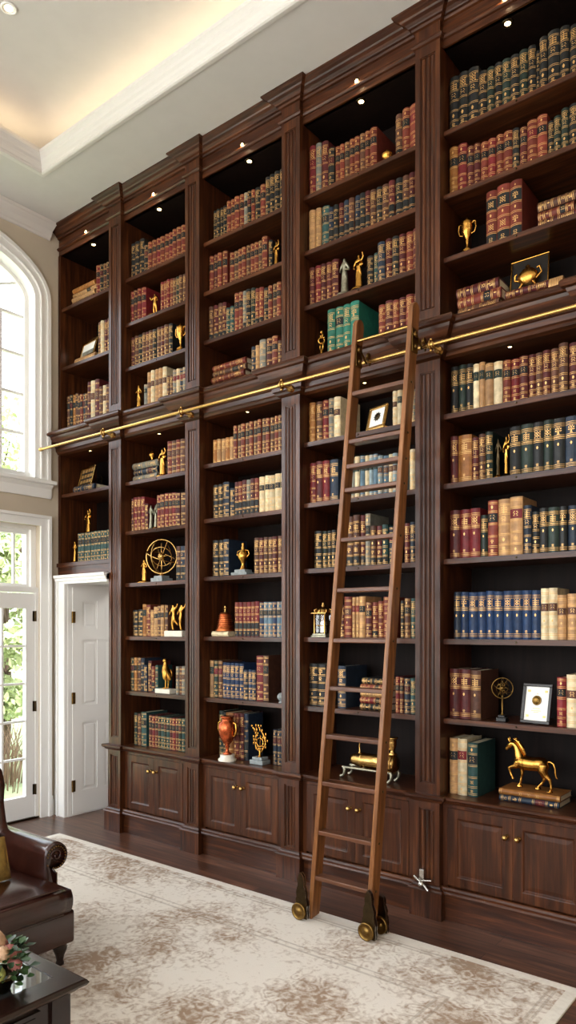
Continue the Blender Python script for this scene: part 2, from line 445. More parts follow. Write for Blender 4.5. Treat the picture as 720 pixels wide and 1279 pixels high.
def arch_ring(wy, a0, b0, a1, b1, x0, x1, zb, mb, n=28):
    """a flat arched frame between two outlines (a = half width, b = rise), from zb up"""
    def outl(a, b): return [(wy - a, zb)] + [(wy - a * math.cos(PI * k / n), SPR + b * math.sin(PI * k / n)) for k in range(n + 1)] + [(wy + a, zb)]
    o, i = outl(a0, b0), outl(a1, b1)
    for k in range(len(o) - 1):
        mb.prism([o[k], o[k + 1], i[k + 1], i[k]], 'x', x0, x1)
def window_bay(wy, idx):
    # arched window
    mb = MB()
    arch_ring(wy, .935, .485, .845, .385, XL, XL + .018, 2.93, mb)
    arch_ring(wy, .935, .485, .905, .455, XL + .018, XL + .034, 2.93, mb)
    arch_ring(wy, .862, .402, .845, .385, XL + .018, XL + .026, 2.93, mb)
    w = struct('window_%d' % (2 * idx - 1), mb, 'white_paint', 'tall white arched window with small panes', 'window')
    mb = MB(); arch_ring(wy, .8449, .3849, .80, .345, XL - .2, XL - .0005, 2.95, mb); mb.box(XL - .2, XL - .09, wy - .80, wy + .80, 2.95, 3.0)
    arch_ring(wy, .80, .345, .765, .31, XL - .17, XL - .11, 3.0, mb)
    struct('window_frame', mb, 'white_paint', '', '', w)
    mb = MB(); x0, x1 = XL - .155, XL - .125
    for k in range(-3, 4):
        y = wy + (k + .5 if k < 0 else k - .5) * .22 if k else None
        if y is None: continue
        top = SPR + .335 * math.sqrt(max(0, 1 - ((y - wy) / .79) ** 2))
        mb.box(x0, x1, y - .013, y + .013, 3.0, 4.355 if abs(k) > 0 else top)
    for z in (3.34, 3.68, 4.02, 4.355): mb.box(x0 + .001, x1 - .001, wy - .77, wy + .77, z - .012, z + .012)
    xc = (x0 + x1) / 2
    for a, b in ((.22, .16), (.5, .3)):
        mb.tube([(xc, wy - a * math.cos(PI * k / 16), 4.355 + b * math.sin(PI * k / 16)) for k in range(17)], .013, 6)
    for a in (25, 52, 90, 128, 155):
        c, s_ = math.cos(math.radians(a)), math.sin(math.radians(a))
        mb.tube([(xc, wy + c * .22, 4.355 + s_ * .16), (xc, wy + c * .785, SPR + .33 * s_)], .013, 6)
    struct('glazing_bars', mb, 'white_paint', '', '', w)
    n = 20
    struct('window_pane', MB().prism([(wy - .775, 2.99), (wy + .775, 2.99)] + [(wy + .775 * math.cos(PI * k / n), SPR + .32 * math.sin(PI * k / n)) for k in range(n + 1)], 'x', XL - .142, XL - .138), 'pane_glass', '', '', w)
    mb = MB(); mb.bbox(XL - .07, XL + .075, wy - .97, wy + .97, 2.895, 2.93, .006)
    mb.prism([(XL, 2.78), (XL + .02, 2.78), (XL + .025, 2.80), (XL + .025, 2.86), (XL + .05, 2.885), (XL + .05, 2.895), (XL, 2.895)], 'y', wy - .945, wy + .945)
    struct('window_sill', mb, 'white_paint', '', '', w)
    # transom window over the doors
    mb = MB()
    hw = .845
    for y0, y1 in ((wy - .94, wy - hw), (wy + hw, wy + .94)):
        mb.box(XL, XL + .018, y0, y1, 0, 2.625)
    mb.box(XL, XL + .018, wy - hw, wy + hw, 2.535, 2.625)
    o, i = .94, .915
    mb.box(XL + .018, XL + .036, wy - o, wy - i, 0, 2.625); mb.box(XL + .018, XL + .036, wy + i, wy + o, 0, 2.625); mb.box(XL + .018, XL + .036, wy - i, wy + i, 2.60, 2.625)
    t = struct('window_%d' % (2 * idx), mb, 'white_paint', 'white transom window above the glazed garden doors', 'window')
    mb = MB(); mb.box(XL - .2, XL - .02, wy - hw, wy + hw, 1.955, 2.0); mb.box(XL - .2, XL - .06, wy - hw, wy + hw, 2.50, 2.535)
    for s_ in (-1, 1):
        mb.box(XL - .2, XL - .06, wy + s_ * .82 - .025, wy + s_ * .82 + .025, 2.0, 2.50)
        mb.box(XL - .2, XL - .02, wy + s_ * .83 - .015, wy + s_ * .83 + .015, 0, 1.955)
    for s_ in (-1, 1):
        mb.box(XL - .13, XL - .09, wy + s_ * .783 - .014, wy + s_ * .783 + .014, 2.0, 2.50)
    mb.box(XL - .13, XL - .09, wy - .77, wy + .77, 2.0, 2.03); mb.box(XL - .13, XL - .09, wy - .77, wy + .77, 2.46, 2.50)
    struct('window_frame', mb, 'white_paint', '', '', t)
    mb = MB()
    for k in range(-3, 4): mb.box(XL - .125, XL - .1, wy + k * .22 - .009, wy + k * .22 + .009, 2.03, 2.46)
    struct('glazing_bars', mb, 'white_paint', '', '', t)
    struct('window_pane', MB().box(XL - .116, XL - .112, wy - .77, wy + .77, 2.02, 2.47), 'pane_glass', '', '', t)
    # pair of glazed garden doors
    for s_ in (1, -1):
        y0, y1 = (wy, wy + .813) if s_ > 0 else (wy - .813, wy)
        xa, xb = XL - .075, XL - .03
        mb = MB(); g0, g1 = y0 + .095, y1 - .085
        mb.box(xa, xb, y0 + .002, g0, .015, 1.945); mb.box(xa, xb, g1, y1, .015, 1.945)
        mb.box(xa, xb, g0, g1, .015, .2); mb.box(xa, xb, g0, g1, 1.815, 1.945)
        d = struct('door_%d' % (2 * idx - 1 if s_ > 0 else 2 * idx), mb, 'white_paint', 'white glazed garden door with fifteen small panes', 'door')
        mb = MB()
        for k in (1, 2): y = g0 + (g1 - g0) * k / 3; mb.box(xa + .008, xb - .008, y - .009, y + .009, .2, 1.815)
        for k in range(1, 5): z = .2 + 1.615 * k / 5; mb.box(xa + .009, xb - .009, g0, g1, z - .009, z + .009)
        struct('glazing_bars', mb, 'white_paint', '', '', d)
        struct('door_pane', MB().box(xa + .02, xa + .024, g0, g1, .2, 1.815), 'pane_glass', '', '', d)
        yh = y1 if s_ > 0 else y0
        for z in (.25, .97, 1.75):
            struct('hinge', MB().lathe([(.009, -.045), (.009, .045)], (xb + .006, yh + s_ * .004, z), 8).box(xb, xb + .003, yh - .02, yh + .02, z - .045, z + .045), 'bronze', '', '', d)
    struct('trim_%d' % (idx + 4), MB().box(XL - .2, XL - .01, wy - hw, wy + hw, 0, .014), 'bronze', 'dark metal threshold under the garden doors', 'trim')
for i, wy in enumerate(WY): window_bay(wy, i + 1)

# door casing under the first bay, and the six-panel door standing open into the hall
CY = 3.725
mb = MB()
mb.box(-5.56, DX0, CY, CY + .03, 0, DH); mb.box(-5.60, -5.56, CY + .01, CY + .03, 0, 2.10)
mb.box(-5.56, -4.855, CY, CY + .03, DH, 2.095)
mb.box(-5.545, -5.53, CY - .012, CY, 0, DH + .05); mb.box(DX0 - .015, DX0 - .004, CY - .006, CY, 0, DH)
mb.prism([(CY, 2.05), (CY - .012, 2.055), (CY - .016, 2.075), (CY - .028, 2.085), (CY - .03, 2.105), (CY + .03, 2.105), (CY + .03, 2.05)], 'x', -5.565, -4.855)
mb.box(DX0, DX0 + .004, CY + .03, 4.29, 0, DH); mb.box(-5.60, DX0, CY + .03, 4.29, 0, 2.105); mb.box(-4.69, -4.66, 4.18, 4.29, 0, 2.105); mb.box(DX0, -4.855, CY + .03, 4.29, DH, 2.105)
mb.box(-5.6, DX0, 4.29, 4.32, 0, 2.105)
struct('trim_3', mb, 'white_paint', 'white moulded casing of the doorway beneath the bookcase', 'trim')
# leaf in its own frame: local x along the leaf from the hinge, front at -y
LW, LH, LT = .60, 1.99, .038
mb = MB()
mb.box(0, LW, .009, LT - .009, 0, LH)
for ya, yb in ((0, .009), (LT - .009, LT)):
    for x0, x1 in ((0, .1), (LW - .1, LW), (LW / 2 - .04, LW / 2 + .04)): mb.box(x0, x1, ya, yb, 0, LH)
    for z0, z1 in ((0, .2), (.80, .95), (1.53, 1.63), (1.88, LH)):
        mb.box(.1, LW / 2 - .04, ya, yb, z0, z1); mb.box(LW / 2 + .04, LW - .1, ya, yb, z0, z1)
for x0, x1 in ((.1, LW / 2 - .04), (LW / 2 + .04, LW - .1)):
    for z0, z1 in ((.2, .80), (.95, 1.53), (1.63, 1.88)):
        mb.panel(x0, x1, z0, z1, [(.012, 0), (.035, .007)], .009, sgn=-1)
        mb.panel(x0, x1, z0, z1, [(.012, 0), (.035, .007)], LT - .009, sgn=1)
d = struct('door_7', mb, 'white_paint', 'white six-panel door standing open beneath the bookcase', 'door')
d.location = (-5.425, 3.80, .012); d.rotation_euler = (0, 0, PI / 2)
for z in (.25, 1.02, 1.73):
    struct('hinge', MB().box(-.012, .025, -.004, 0, z - .05, z + .05).lathe([(.007, -.05), (.007, .05)], (-.006, -.006, z), 8), 'dark_brass', '', '', d)
struct('door_knob', MB().lathe([(.026, 0), (.026, -.006), (.01, -.01), (.01, -.035), (.024, -.045), (.028, -.06), (.018, -.072), (.0, -.074)], (LW - .06, 0, .95), 14, axis='y'), 'dark_brass', '', '', d)

# ------------------------------------------------------------------ the bookcase wall: five bays of shelves, four base cabinets
PX = [(-4.852, -4.698), (-3.95, -3.802), (-3.028, -2.877), (-2.033, -1.876), (-1.03, -.875)]
BL = -5.60
YF, YPF = 3.79, 3.745            # bay face, pilaster face
UZ = [4.478, 4.115, 3.757, 3.405]
LZ = [[2.83, 2.217], [2.83, 2.43, 2.01, 1.58, 1.137, .70], [2.848, 2.447, 2.023, 1.585, 1.138, .70], [2.862, 2.463, 2.034, 1.587, 1.137, .70], [2.866, 2.469, 2.041, 1.586, 1.134, .70]]
UZA = [4.478, 3.957, 3.405]
OT = 4.945                        # top of the upper openings
LT_ = 3.172                       # top of the lower openings
SHD = 4.165
crown = [(0, 5.085), (.014, 5.088), (.018, 5.1), (.03, 5.104), (.033, 5.112), (.045, 5.122), (.062, 5.13), (.068, 5.138), (.084, 5.146), (.09, 5.15), (.1, 5.155), (.1, 5.1645), (0, 5.1645)]
bead = [(0, 4.985), (.012, 4.988), (.02, 4.996), (.02, 5.004), (.012, 5.01), (.006, 5.02), (0, 5.022)]
ledge = [(0, 3.404), (.012, 3.39), (.06, 3.372), (.11, 3.362), (.13, 3.356), (.14, 3.345), (.142, 3.332), (.134, 3.32), (.115, 3.314), (.11, 3.298), (.096, 3.275), (.08, 3.258), (.062, 3.25), (.058, 3.24), (.048, 3.234), (.046, 3.205), (.034, 3.196), (.026, 3.182), (.0, 3.172)]
lip = [(0, .70), (.05, .70), (.058, .695), (.058, .684), (.048, .676), (.036, .672), (.03, .664), (.012, .656), (0, .654)]
plm = [(.0, .19), (.006, .186), (.012, .175), (.024, .168), (.03, .158), (.03, .152), (0, .152)]
BAYS = ['above the white door', 'second from the arched window', 'in the middle of the wall', 'behind the rolling ladder', 'holding the golden horse']

def pilaster(mb, rd, x0, x1, z0, z1, yp, yback=4.165, foot=.06, sub=True):
    """panelled shaft; rd collects its reeds"""
    w = x1 - x0; t = .03
    mb.box(x0, x1, yp + .012, yback, z0, z1)
    mb.box(x0, x0 + t, yp, yp + .012, z0, z1); mb.box(x1 - t, x1, yp, yp + .012, z0, z1)
    mb.box(x0 + t, x1 - t, yp, yp + .012, z0, z0 + foot); mb.box(x0 + t, x1 - t, yp, yp + .012, z1 - foot, z1)
    # bead round the panel
    bt = .006
    for a, b in ((x0 + t, x0 + t + bt), (x1 - t - bt, x1 - t)): rd.box(a, b, yp + .005, yp + .013, z0 + foot, z1 - foot)
    for a, b in ((z0 + foot, z0 + foot + bt), (z1 - foot - bt, z1 - foot)): rd.box(x0 + t, x1 - t, yp + .005, yp + .013, a, b)
    pw = w - 2 * t - 2 * bt; r = pw / 6.6
    for k in range(3):
        cx = x0 + t + bt + pw * (k + .5) / 3
        pts = [(cx + r * math.cos(PI * q / 6), yp + .0125 - r * .8 * math.sin(PI * q / 6)) for q in range(7)]
        rd.prism(pts, 'z', z0 + foot + .012, z1 - foot - .012)
SHELF_TOP = {}
def bay(i):
    x0 = BL if i == 0 else PX[i - 1][1] + .0008
    x1, p1 = PX[i]
    root = thing('bookcase', 'dark mahogany open bookcase bay ' + BAYS[i], 'bookcase', ((x0 + x1) / 2, 3.98, 2.11 if i == 0 else .70), group='mahogany bookcase bays')
    ox, oy, oz = root.location
    def B(mb, name, mat, parent=None):
        o = mb.build(name, mat, parent or root)
        if parent is None: o.location = (-ox, -oy, -oz)
        return o
    zb = 2.115 if i == 0 else .70
    B(MB().box(x0 - (.01 if i else 0), x1 + .01, SHD + .0004, 4.189, zb, CZ - .002), 'back_panel', 'wood_shaded')
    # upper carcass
    B(MB().box(x0, x1, YF, SHD, OT, OT + .03), 'top_panel', 'wood_shaded')
    fr = B(MB().box(x0, x1, YF - .012, YF + .02, OT, CZ - .002), 'frieze', 'wood_h')
    start = [(x0, YF - .012)] if i == 0 else [(x0, YF - .012)]
    nst = [(0, -1)] if i == 0 else [(1, -1)]
    path = start + [(x1, YF - .012), (x1, YPF), (p1, YPF), (p1, YF - .012)]
    nor = nst + [(-1, -1), (-1, -1), (1, -1), (1, -1)]
    B(MB().sweep(crown, path, nor), 'crown_moulding', 'wood_h')
    B(MB().sweep(bead, path, nor), 'architrave_bead', 'wood_h')
    # ledge between the tiers
    B(MB().box(x0, x1, YF, SHD, LT_, UZ[3]), 'ledge_core', 'wood_h')
    path = [(x0, YF), (x1, YF), (x1, YPF), (p1, YPF), (p1, YF)]
    if i == 0:
        path = [(x0 + .001, YF)] + path[1:]
    B(MB().sweep(ledge, path, nor), 'ledge_moulding', 'wood_h')
    # pilasters of both tiers
    for a, b in ((UZ[3], CZ - .002), (.70, LT_)):
        mb, rd = MB(), MB()
        top = 4.985 if b > 4 else b
        pilaster(mb, rd, x1, p1, a, top, YPF)
        if b > 4: mb.box(x1, p1, YPF, SHD, top, b)
        if b < 4: mb.box(x1, p1, YPF + .012, SHD, b, UZ[3])
        p = B(mb, 'pilaster', 'wood_v')
        rd.build('reeded_panel', 'wood_v', p)
    if i == 0:
        for a, b in ((UZ[3], OT), (2.115, LT_)):
            B(MB().box(XL + .0005, BL + .025, YF - .012, SHD, a, b).box(BL + .002, BL + .014, YF - .018, YF - .012, a, b), 'face_stile', 'wood_v')
        B(MB().box(XL + .0005, x1, YF - .015, SHD, 2.115, 2.217).box(XL + .0005, x1, YF - .03, YF, 2.185, 2.217), 'bottom_panel', 'wood_h')
    # shelves
    zs = (UZA if i == 0 else UZ)[:-1]
    lows = LZ[i][:-1]
    for z in zs + lows:
        xs = x0 + (.025 if i == 0 else 0)
        sh = B(MB().box(xs, x1, YF + .004, SHD, z - .03, z).box(xs, x1, YF, YF + .004, z - .028, z - .002), 'shelf', 'wood_h')
        xm = (x0 + x1) / 2
        if i > 0: MB().lathe([(.005, 0), (.0055, -.003), (.003, -.005)], (xm, YF, z - .015), 10, axis='y').build('shelf_stud', 'bronze', sh)
    return root
for i in range(5): bay(i)

def cabinet(i):
    x0 = PX[i - 1][1] + .0008; x1, p1 = PX[i]
    root = thing('base_cabinet', 'dark mahogany two-door base cabinet under the bookcase bay ' + BAYS[i], 'cabinet', ((x0 + x1) / 2, 3.98, 0), group='mahogany base cabinets')
    ox, oy, oz = root.location
    def B(mb, name, mat, parent=None):
        o = mb.build(name, mat, parent or root)
        if parent is None: o.location = (-ox, -oy, -oz)
        return o
    yc = YF + .012
    B(MB().box(x0, x1, yc, SHD, .152, .674).box(x0, x0 + .03, yc - .022, yc, .152, .66).box(x1 - .06, x1, yc - .022, yc, .152, .66).box(x0 + .03, x1 - .06, yc - .022, yc, .632, .66), 'carcass', 'wood_v')
    B(MB().box(x0, x1, YF - .0195, SHD, .674, .6995), 'countertop', 'wood_h')
    B(MB().box(x0, x1, YF - .0275, SHD, 0, .152), 'plinth', 'wood_h')
    if i == 1:
        q0, q1 = PX[0]
        sp = [(q0, 4.0), (q0, YPF), (q1, YPF), (q1, YF - .02)]; sn = [(-1, 0), (-1, -1), (1, -1), (1, -1)]
    else:
        sp = [(x0, YF - .02)]; sn = [(1, -1)]
    path = sp + [(x1, YF - .02), (x1, YPF), (p1, YPF), (p1, YF - .02)]
    nor = sn + [(-1, -1), (-1, -1), (1, -1), (1, -1)]
    B(MB().sweep([(o * .75, z) for o, z in lip], path, nor), 'counter_moulding', 'wood_h')
    B(MB().sweep(plm, [(x, y - .008 if y < 3.9 else y) for x, y in path], nor), 'plinth_moulding', 'wood_h')
    for j in ([0, 1] if i == 1 else [1]):
        a, b = (PX[0] if j == 0 else (x1, p1))
        mb, rd = MB(), MB()
        pilaster(mb, rd, a, b, .152, .674, YPF - .008, foot=.055)
        mb.box(a, b, YPF + .004, SHD, .674, .6995)
        p = B(mb, 'pedestal', 'wood_v'); rd.build('reeded_panel', 'wood_v', p)
        B(MB().box(a - .022, b + .022, YPF - .03, YF - .028, 0, .1515).box(a, b, YF - .028, SHD, 0, .152), 'plinth_block', 'wood_v')
    # doors
    xa, xb = x0 + .032, x1 - .062; xm = (xa + xb) / 2
    for k, (da, db) in enumerate(((xa, xm - .001), (xm + .001, xb))):
        mb = MB().panel(da, db, .194, .63, [(0, -.02), (0, 0), (.052, 0), (.056, -.002), (.061, -.007), (.067, -.008), (.09, -.006)], yc - .024)
        dr = B(mb, 'door', 'wood_v')
        kx = db - .032 if k == 0 else da + .032
        MB().lathe([(.013, 0), (.014, -.003), (.007, -.006), (.006, -.016), (.013, -.021), (.016, -.028), (.014, -.036), (.006, -.041), (0, -.042)], (kx, yc - .024, .528), 14, axis='y').build('knob', 'brass', dr)
    return root
for i in range(1, 5): cabinet(i)

# recessed lights: one in each frieze, one in each upper soffit, a smaller one under each ledge
def puck(name, x, y, z, axis, label, r=.022, power=1.5, group=None, spot=True):
    t = thing(name, label, 'light', (x, y, z), group=group)
    d = -1
    MB().lathe([(r, 0), (r * 1.35, 0), (r * 1.35, d * .004), (r * 1.1, d * .007), (r, d * .004)], n=18, axis=axis).build('bezel', 'bronze', t)
    MB().lathe([(r * .98, d * .0005), (r * .7, d * .004), (0, d * .005)], n=14, axis=axis).build('lens', 'lamp_glow', t)
    L = bpy.data.lights.new(name + '_bulb', 'SPOT' if spot else 'POINT'); L.energy = power; L.color = (1, .72, .42); L.shadow_soft_size = .015
    if spot: L.spot_size = math.radians(125); L.spot_blend = .8
    o = bpy.data.objects.new(name + '_bulb', L); COL.objects.link(o); o.parent = t
    if axis == 'z': o.location = (0, 0, -.014)
    else: o.location = (0, -.035, .004); o.rotation_euler = (math.radians(22), 0, 0)
    return t
SOF = [(117, 306), (194, 259), (309, 200), (451, 127), (634.5, 30)]
FRZ = [(106.5, 293), (191, 243), (302, 183), (445, 102), (630, 2)]
LOW = [(108, 562), (196, 541), (305, 513), (455, 478), (633, 430)]
BAYW = ['door bay', 'second bay from the window', 'middle bay', 'ladder bay', 'horse bay']
for i in range(5):
    x, y = onZ(*SOF[i], OT - .006); puck('puck_light', x, max(y, 3.84), OT, 'z', 'small warm puck light in the top soffit of the ' + BAYW[i], .024, .9, 'soffit lights')
    x, z = onY(*FRZ[i], YF - .02); puck('frieze_light', x, YF - .012, min(5.07, max(5.03, z)), 'y', 'tiny warm light set in the frieze of the ' + BAYW[i], .016, 2.0, 'frieze lights')
    x, y = onZ(*LOW[i], LT_ - .004); puck('ledge_light', x, min(max(y, 3.82), 3.9), LT_, 'z', 'tiny dim light under the ledge of the ' + BAYW[i], .014, .12, 'ledge lights')
# ------------------------------------------------------------------ books
YS = 3.845                         # plane of the spines
def spine(u, h, w, off=0.0):
    """a point on the rounded spine: u in -.5..+.5 across, h up"""
    b = min(.013, w * .3)
    return (u * w, -b * (1 - 4 * u * u) - off, h)
NU = 6
def patch(mb, u0, u1, h0, h1, w, off, mi, n=4):
    us = [u0 + (u1 - u0) * k / n for k in range(n + 1)]
    vs = [spine(u, h0, w, off) for u in us] + [spine(u, h1, w, off) for u in us]
    mb.add(vs, [(k, k + 1, n + 2 + k, n + 1 + k) for k in range(n)], mi, True)
def poly(mb, pts, w, off, mi):
    mb.add([spine(u, h, w, off) for u, h in pts], [tuple(range(len(pts)))], mi)
def emblem(mb, cu, ch, s, w, kind, mi):
    """s: half height in metres"""
    a = s / w
    def P(*q): poly(mb, [(cu + x * a, ch + y * s) for x, y in q], w, .0012, mi)
    def M4(*q):        # a little piece mirrored left and right
        P(*q); P(*[(-x, y) for x, y in reversed(q)])
    if kind == 0:      # lozenge wreathed in petals
        P((0, .34), (.22, 0), (0, -.34), (-.22, 0))
        for sy in (1, -1):
            M4((.12, sy * .3), (.42, sy * .2), (.5, sy * .5), (.25, sy * .6)); M4((.5, sy * .08), (.85, sy * .12), (.8, sy * .4), (.55, sy * .3))
            M4((.5, sy * .62), (.85, sy * .6), (.9, sy * .95), (.6, sy * .9)); P((-.16, sy * .62), (0, sy * .5), (.16, sy * .62), (0, sy * .98))
    elif kind == 1:    # scrolled spray
        P((-.1, -1), (.1, -1), (.06, .75), (-.06, .75)); P((0, .7), (.2, .85), (0, 1.05), (-.2, .85))
        for sy in (-.75, -.2, .35):
            M4((.05, sy), (.45, sy + .28), (.5, sy + .08), (.2, sy - .12)); M4((.5, sy + .05), (.85, sy + .3), (.92, sy + .02), (.65, sy - .15))
    elif kind == 2:    # urn of leaves
        P((-.4, -1), (.4, -1), (.25, -.75), (-.25, -.75)); P((-.12, -.7), (.12, -.7), (.3, -.25), (-.3, -.25))
        M4((.05, -.2), (.4, -.05), (.35, .2), (.1, .05)); M4((.45, -.3), (.9, -.1), (.8, .15), (.5, 0)); M4((.4, .3), (.85, .4), (.75, .75), (.45, .6))
        P((0, .1), (.18, .45), (0, .95), (-.18, .45)); M4((.2, .65), (.4, .75), (.4, 1), (.2, .9))
    elif kind == 3:    # bars of lettering worn past reading
        for y, q in ((.8, .7), (.35, .9), (-.1, .6), (-.6, .8)): P((-q, y - .14), (q, y - .14), (q, y + .1), (-q, y + .1))
    else:              # small device
        P((0, 1), (.6, .1), (.25, -.9), (-.25, -.9), (-.6, .1))
STY = {
    # hubs, gilt lines, label band (lo, hi, leather) or None, emblems [(height, size, kind)]
    'plain': ((), (.05, .95), (.62, .84, 'dgn'), [(.73, .05, 3)]),
    'band': ((.2, .38, .56, .74, .9), (.06, .09, .2, .38, .56, .74, .9), None, [(.82, .07, None), (.65, .05, 3), (.29, .04, 4), (.13, .035, 3)]),
    'label': ((.18, .36, .58, .8), (.05, .18, .36, .58, .8, .95), (.6, .78, 'blk'), [(.69, .055, 3), (.88, .035, 4), (.27, .035, None), (.1, .03, 3)]),
    'labr': ((.2, .4, .6, .82), (.05, .2, .4, .6, .82, .95), (.62, .8, 'crim'), [(.71, .05, 3), (.3, .04, None), (.11, .03, 4)]),
    'orn': ((), (.07, .1, .62, .66, .86, .89), None, [(.76, .075, None), (.5, .035, 4), (.16, .03, 3)]),
    'big': ((.22, .45, .62, .86), (.05, .22, .45, .62, .86), (('mid', .62, .86, 'blk'), ('foot', .0, .22, 'blk')), [(.74, .06, None), (.92, .02, 4), (.54, .03, 4), (.33, .06, None), (.1, .04, 3)]),
    'bare': ((), (.03, .97), None, [(.5, .03, 3), (.36, .03, 3), (.64, .03, 3)]),
    'two': ((.22, .45, .68, .86), (.05, .22, .45, .68, .86), (.0, .22, 'blk'), [(.77, .06, None), (.56, .04, 4), (.33, .05, None), (.1, .03, 3)]),
    'pair': ((.2, .42, .64, .84), (.2, .42, .64, .84), (.0, .46, 'blk'), [(.74, .05, 3), (.52, .03, 4), (.1, .03, 3)]),
    'old': ((.25, .5, .75), (.1, .25, .5, .75, .9), (.54, .72, 'brn'), [(.63, .05, 3), (.37, .03, 4)]),
}
LAB = {'dgn': 'leather_grn', 'blk': 'leather_blk', 'crim': 'leather_crim', 'brn': 'leather_brn'}
FEAT = {'plain': 'smooth-spined', 'band': 'gilt-banded', 'label': 'black-labelled', 'labr': 'red-labelled', 'orn': 'gilt-emblem', 'two': 'black-footed', 'bare': 'plain', 'pair': 'two-toned', 'big': 'thick black-labelled', 'old': 'worn'}
def book_parts(w, h, d, sty, seed):
    """(cover, page block, label or None, tooling) in book space: spine towards -Y, foot at the origin"""
    r = random.Random(seed)
    hubs, lines, lab, ems = STY[sty]
    c = MB(); t = min(.003, w * .12)
    us = [-.5 + k / NU for k in range(NU + 1)]
    out = [(w / 2, d), (w / 2, .003)] + [spine(u, 0, w)[:2] for u in reversed(us)] + [(-w / 2, .003), (-w / 2, d), (-w / 2 + t, d), (-w / 2 + t, .01), (w / 2 - t, .01), (w / 2 - t, d)]
    c.prism(out, 'z', 0, h)
    for q in hubs:
        z = q * h; e = .004
        vs = []
        for zz, o in ((z - e, 0), (z - e * .5, .0022), (z + e * .5, .0022), (z + e, 0)): vs += [spine(u, zz, w, o) for u in us]
        k = NU + 1
        c.add(vs, [(j * k + i, j * k + i + 1, (j + 1) * k + i + 1, (j + 1) * k + i) for j in range(3) for i in range(NU)], 0, True)
    p = MB().box(-w / 2 + t, w / 2 - t, .01, d - .004, .004, h - .004)
    l = None
    if lab:
        l = []
        for q in (lab if isinstance(lab[0], tuple) else [('one',) + tuple(lab)]):
            l.append(MB()); patch(l[-1], -.48, .48, q[1] * h + .004, q[2] * h - .004, w, .0008, 0)
    g = MB()
    for q in lines:
        for dz in ((-.005, -.0028), (.0028, .005)):
            patch(g, -.49, .49, q * h + dz[0] , q * h + dz[1], w, .0024 if q in hubs else .0011, 0)
    k0 = r.randrange(3)
    for q, s, kd in ems:
        s2 = min(s * h, w * (.32 if kd is not None else .46)) * .95
        emblem(g, 0, q * h, s2, w, k0 if kd is None else kd, 0)
    return c, p, l, g
ORD = ['first', 'second', 'third', 'fourth', 'fifth', 'sixth', 'seventh', 'eighth', 'ninth', 'tenth', 'eleventh', 'twelfth', 'thirteenth', 'fourteenth',
       'fifteenth', 'sixteenth', 'seventeenth', 'eighteenth', 'nineteenth', 'twentieth', 'twenty-first', 'twenty-second', 'twenty-third', 'twenty-fourth']
SHP = {'u0': 'top shelf', 'u1': 'second shelf from top', 'u2': 'third shelf from top', 'u3': 'shelf above brass rail',
       'l0': 'first shelf under rail', 'l1': 'second shelf under rail', 'l2': 'third shelf under rail', 'l3': 'fourth shelf under rail', 'l4': 'fifth shelf under rail', 'l5': 'countertop'}
BPH = ['door bay', 'second bay from window', 'middle bay', 'ladder bay', 'horse bay']
BOOKS = []                         # every book: dict(loc, rot, w, h, d, sty, col, label, group, area)
def shelf_z(b, row):
    k = int(row[1])
    if row[0] == 'u': return (UZA if b == 0 else UZ)[k]
    return LZ[b][k]
CROP = {'E1': (540, 0, 3.045), 'E2': (540, 380, 3.76), 'E3': (540, 700, 3.76), 'D1': (360, 80, 3.365), 'D2': (360, 440, 4.0), 'D3': (360, 720, 4.0),
        'C1': (240, 160, 3.76), 'C2': (240, 480, 4.57), 'C3': (240, 720, 4.263), 'B1': (60, 220, 3.79), 'B2': (60, 500, 3.79), 'B3': (130, 720, 5.333), 'A1': (60, 220, 3.79), 'A2': (60, 500, 3.79)}
def at(crop, x, y, Y=YS):
    ox, oy, sc = CROP[crop]; return onY(ox + x / sc, oy + y / sc, Y)
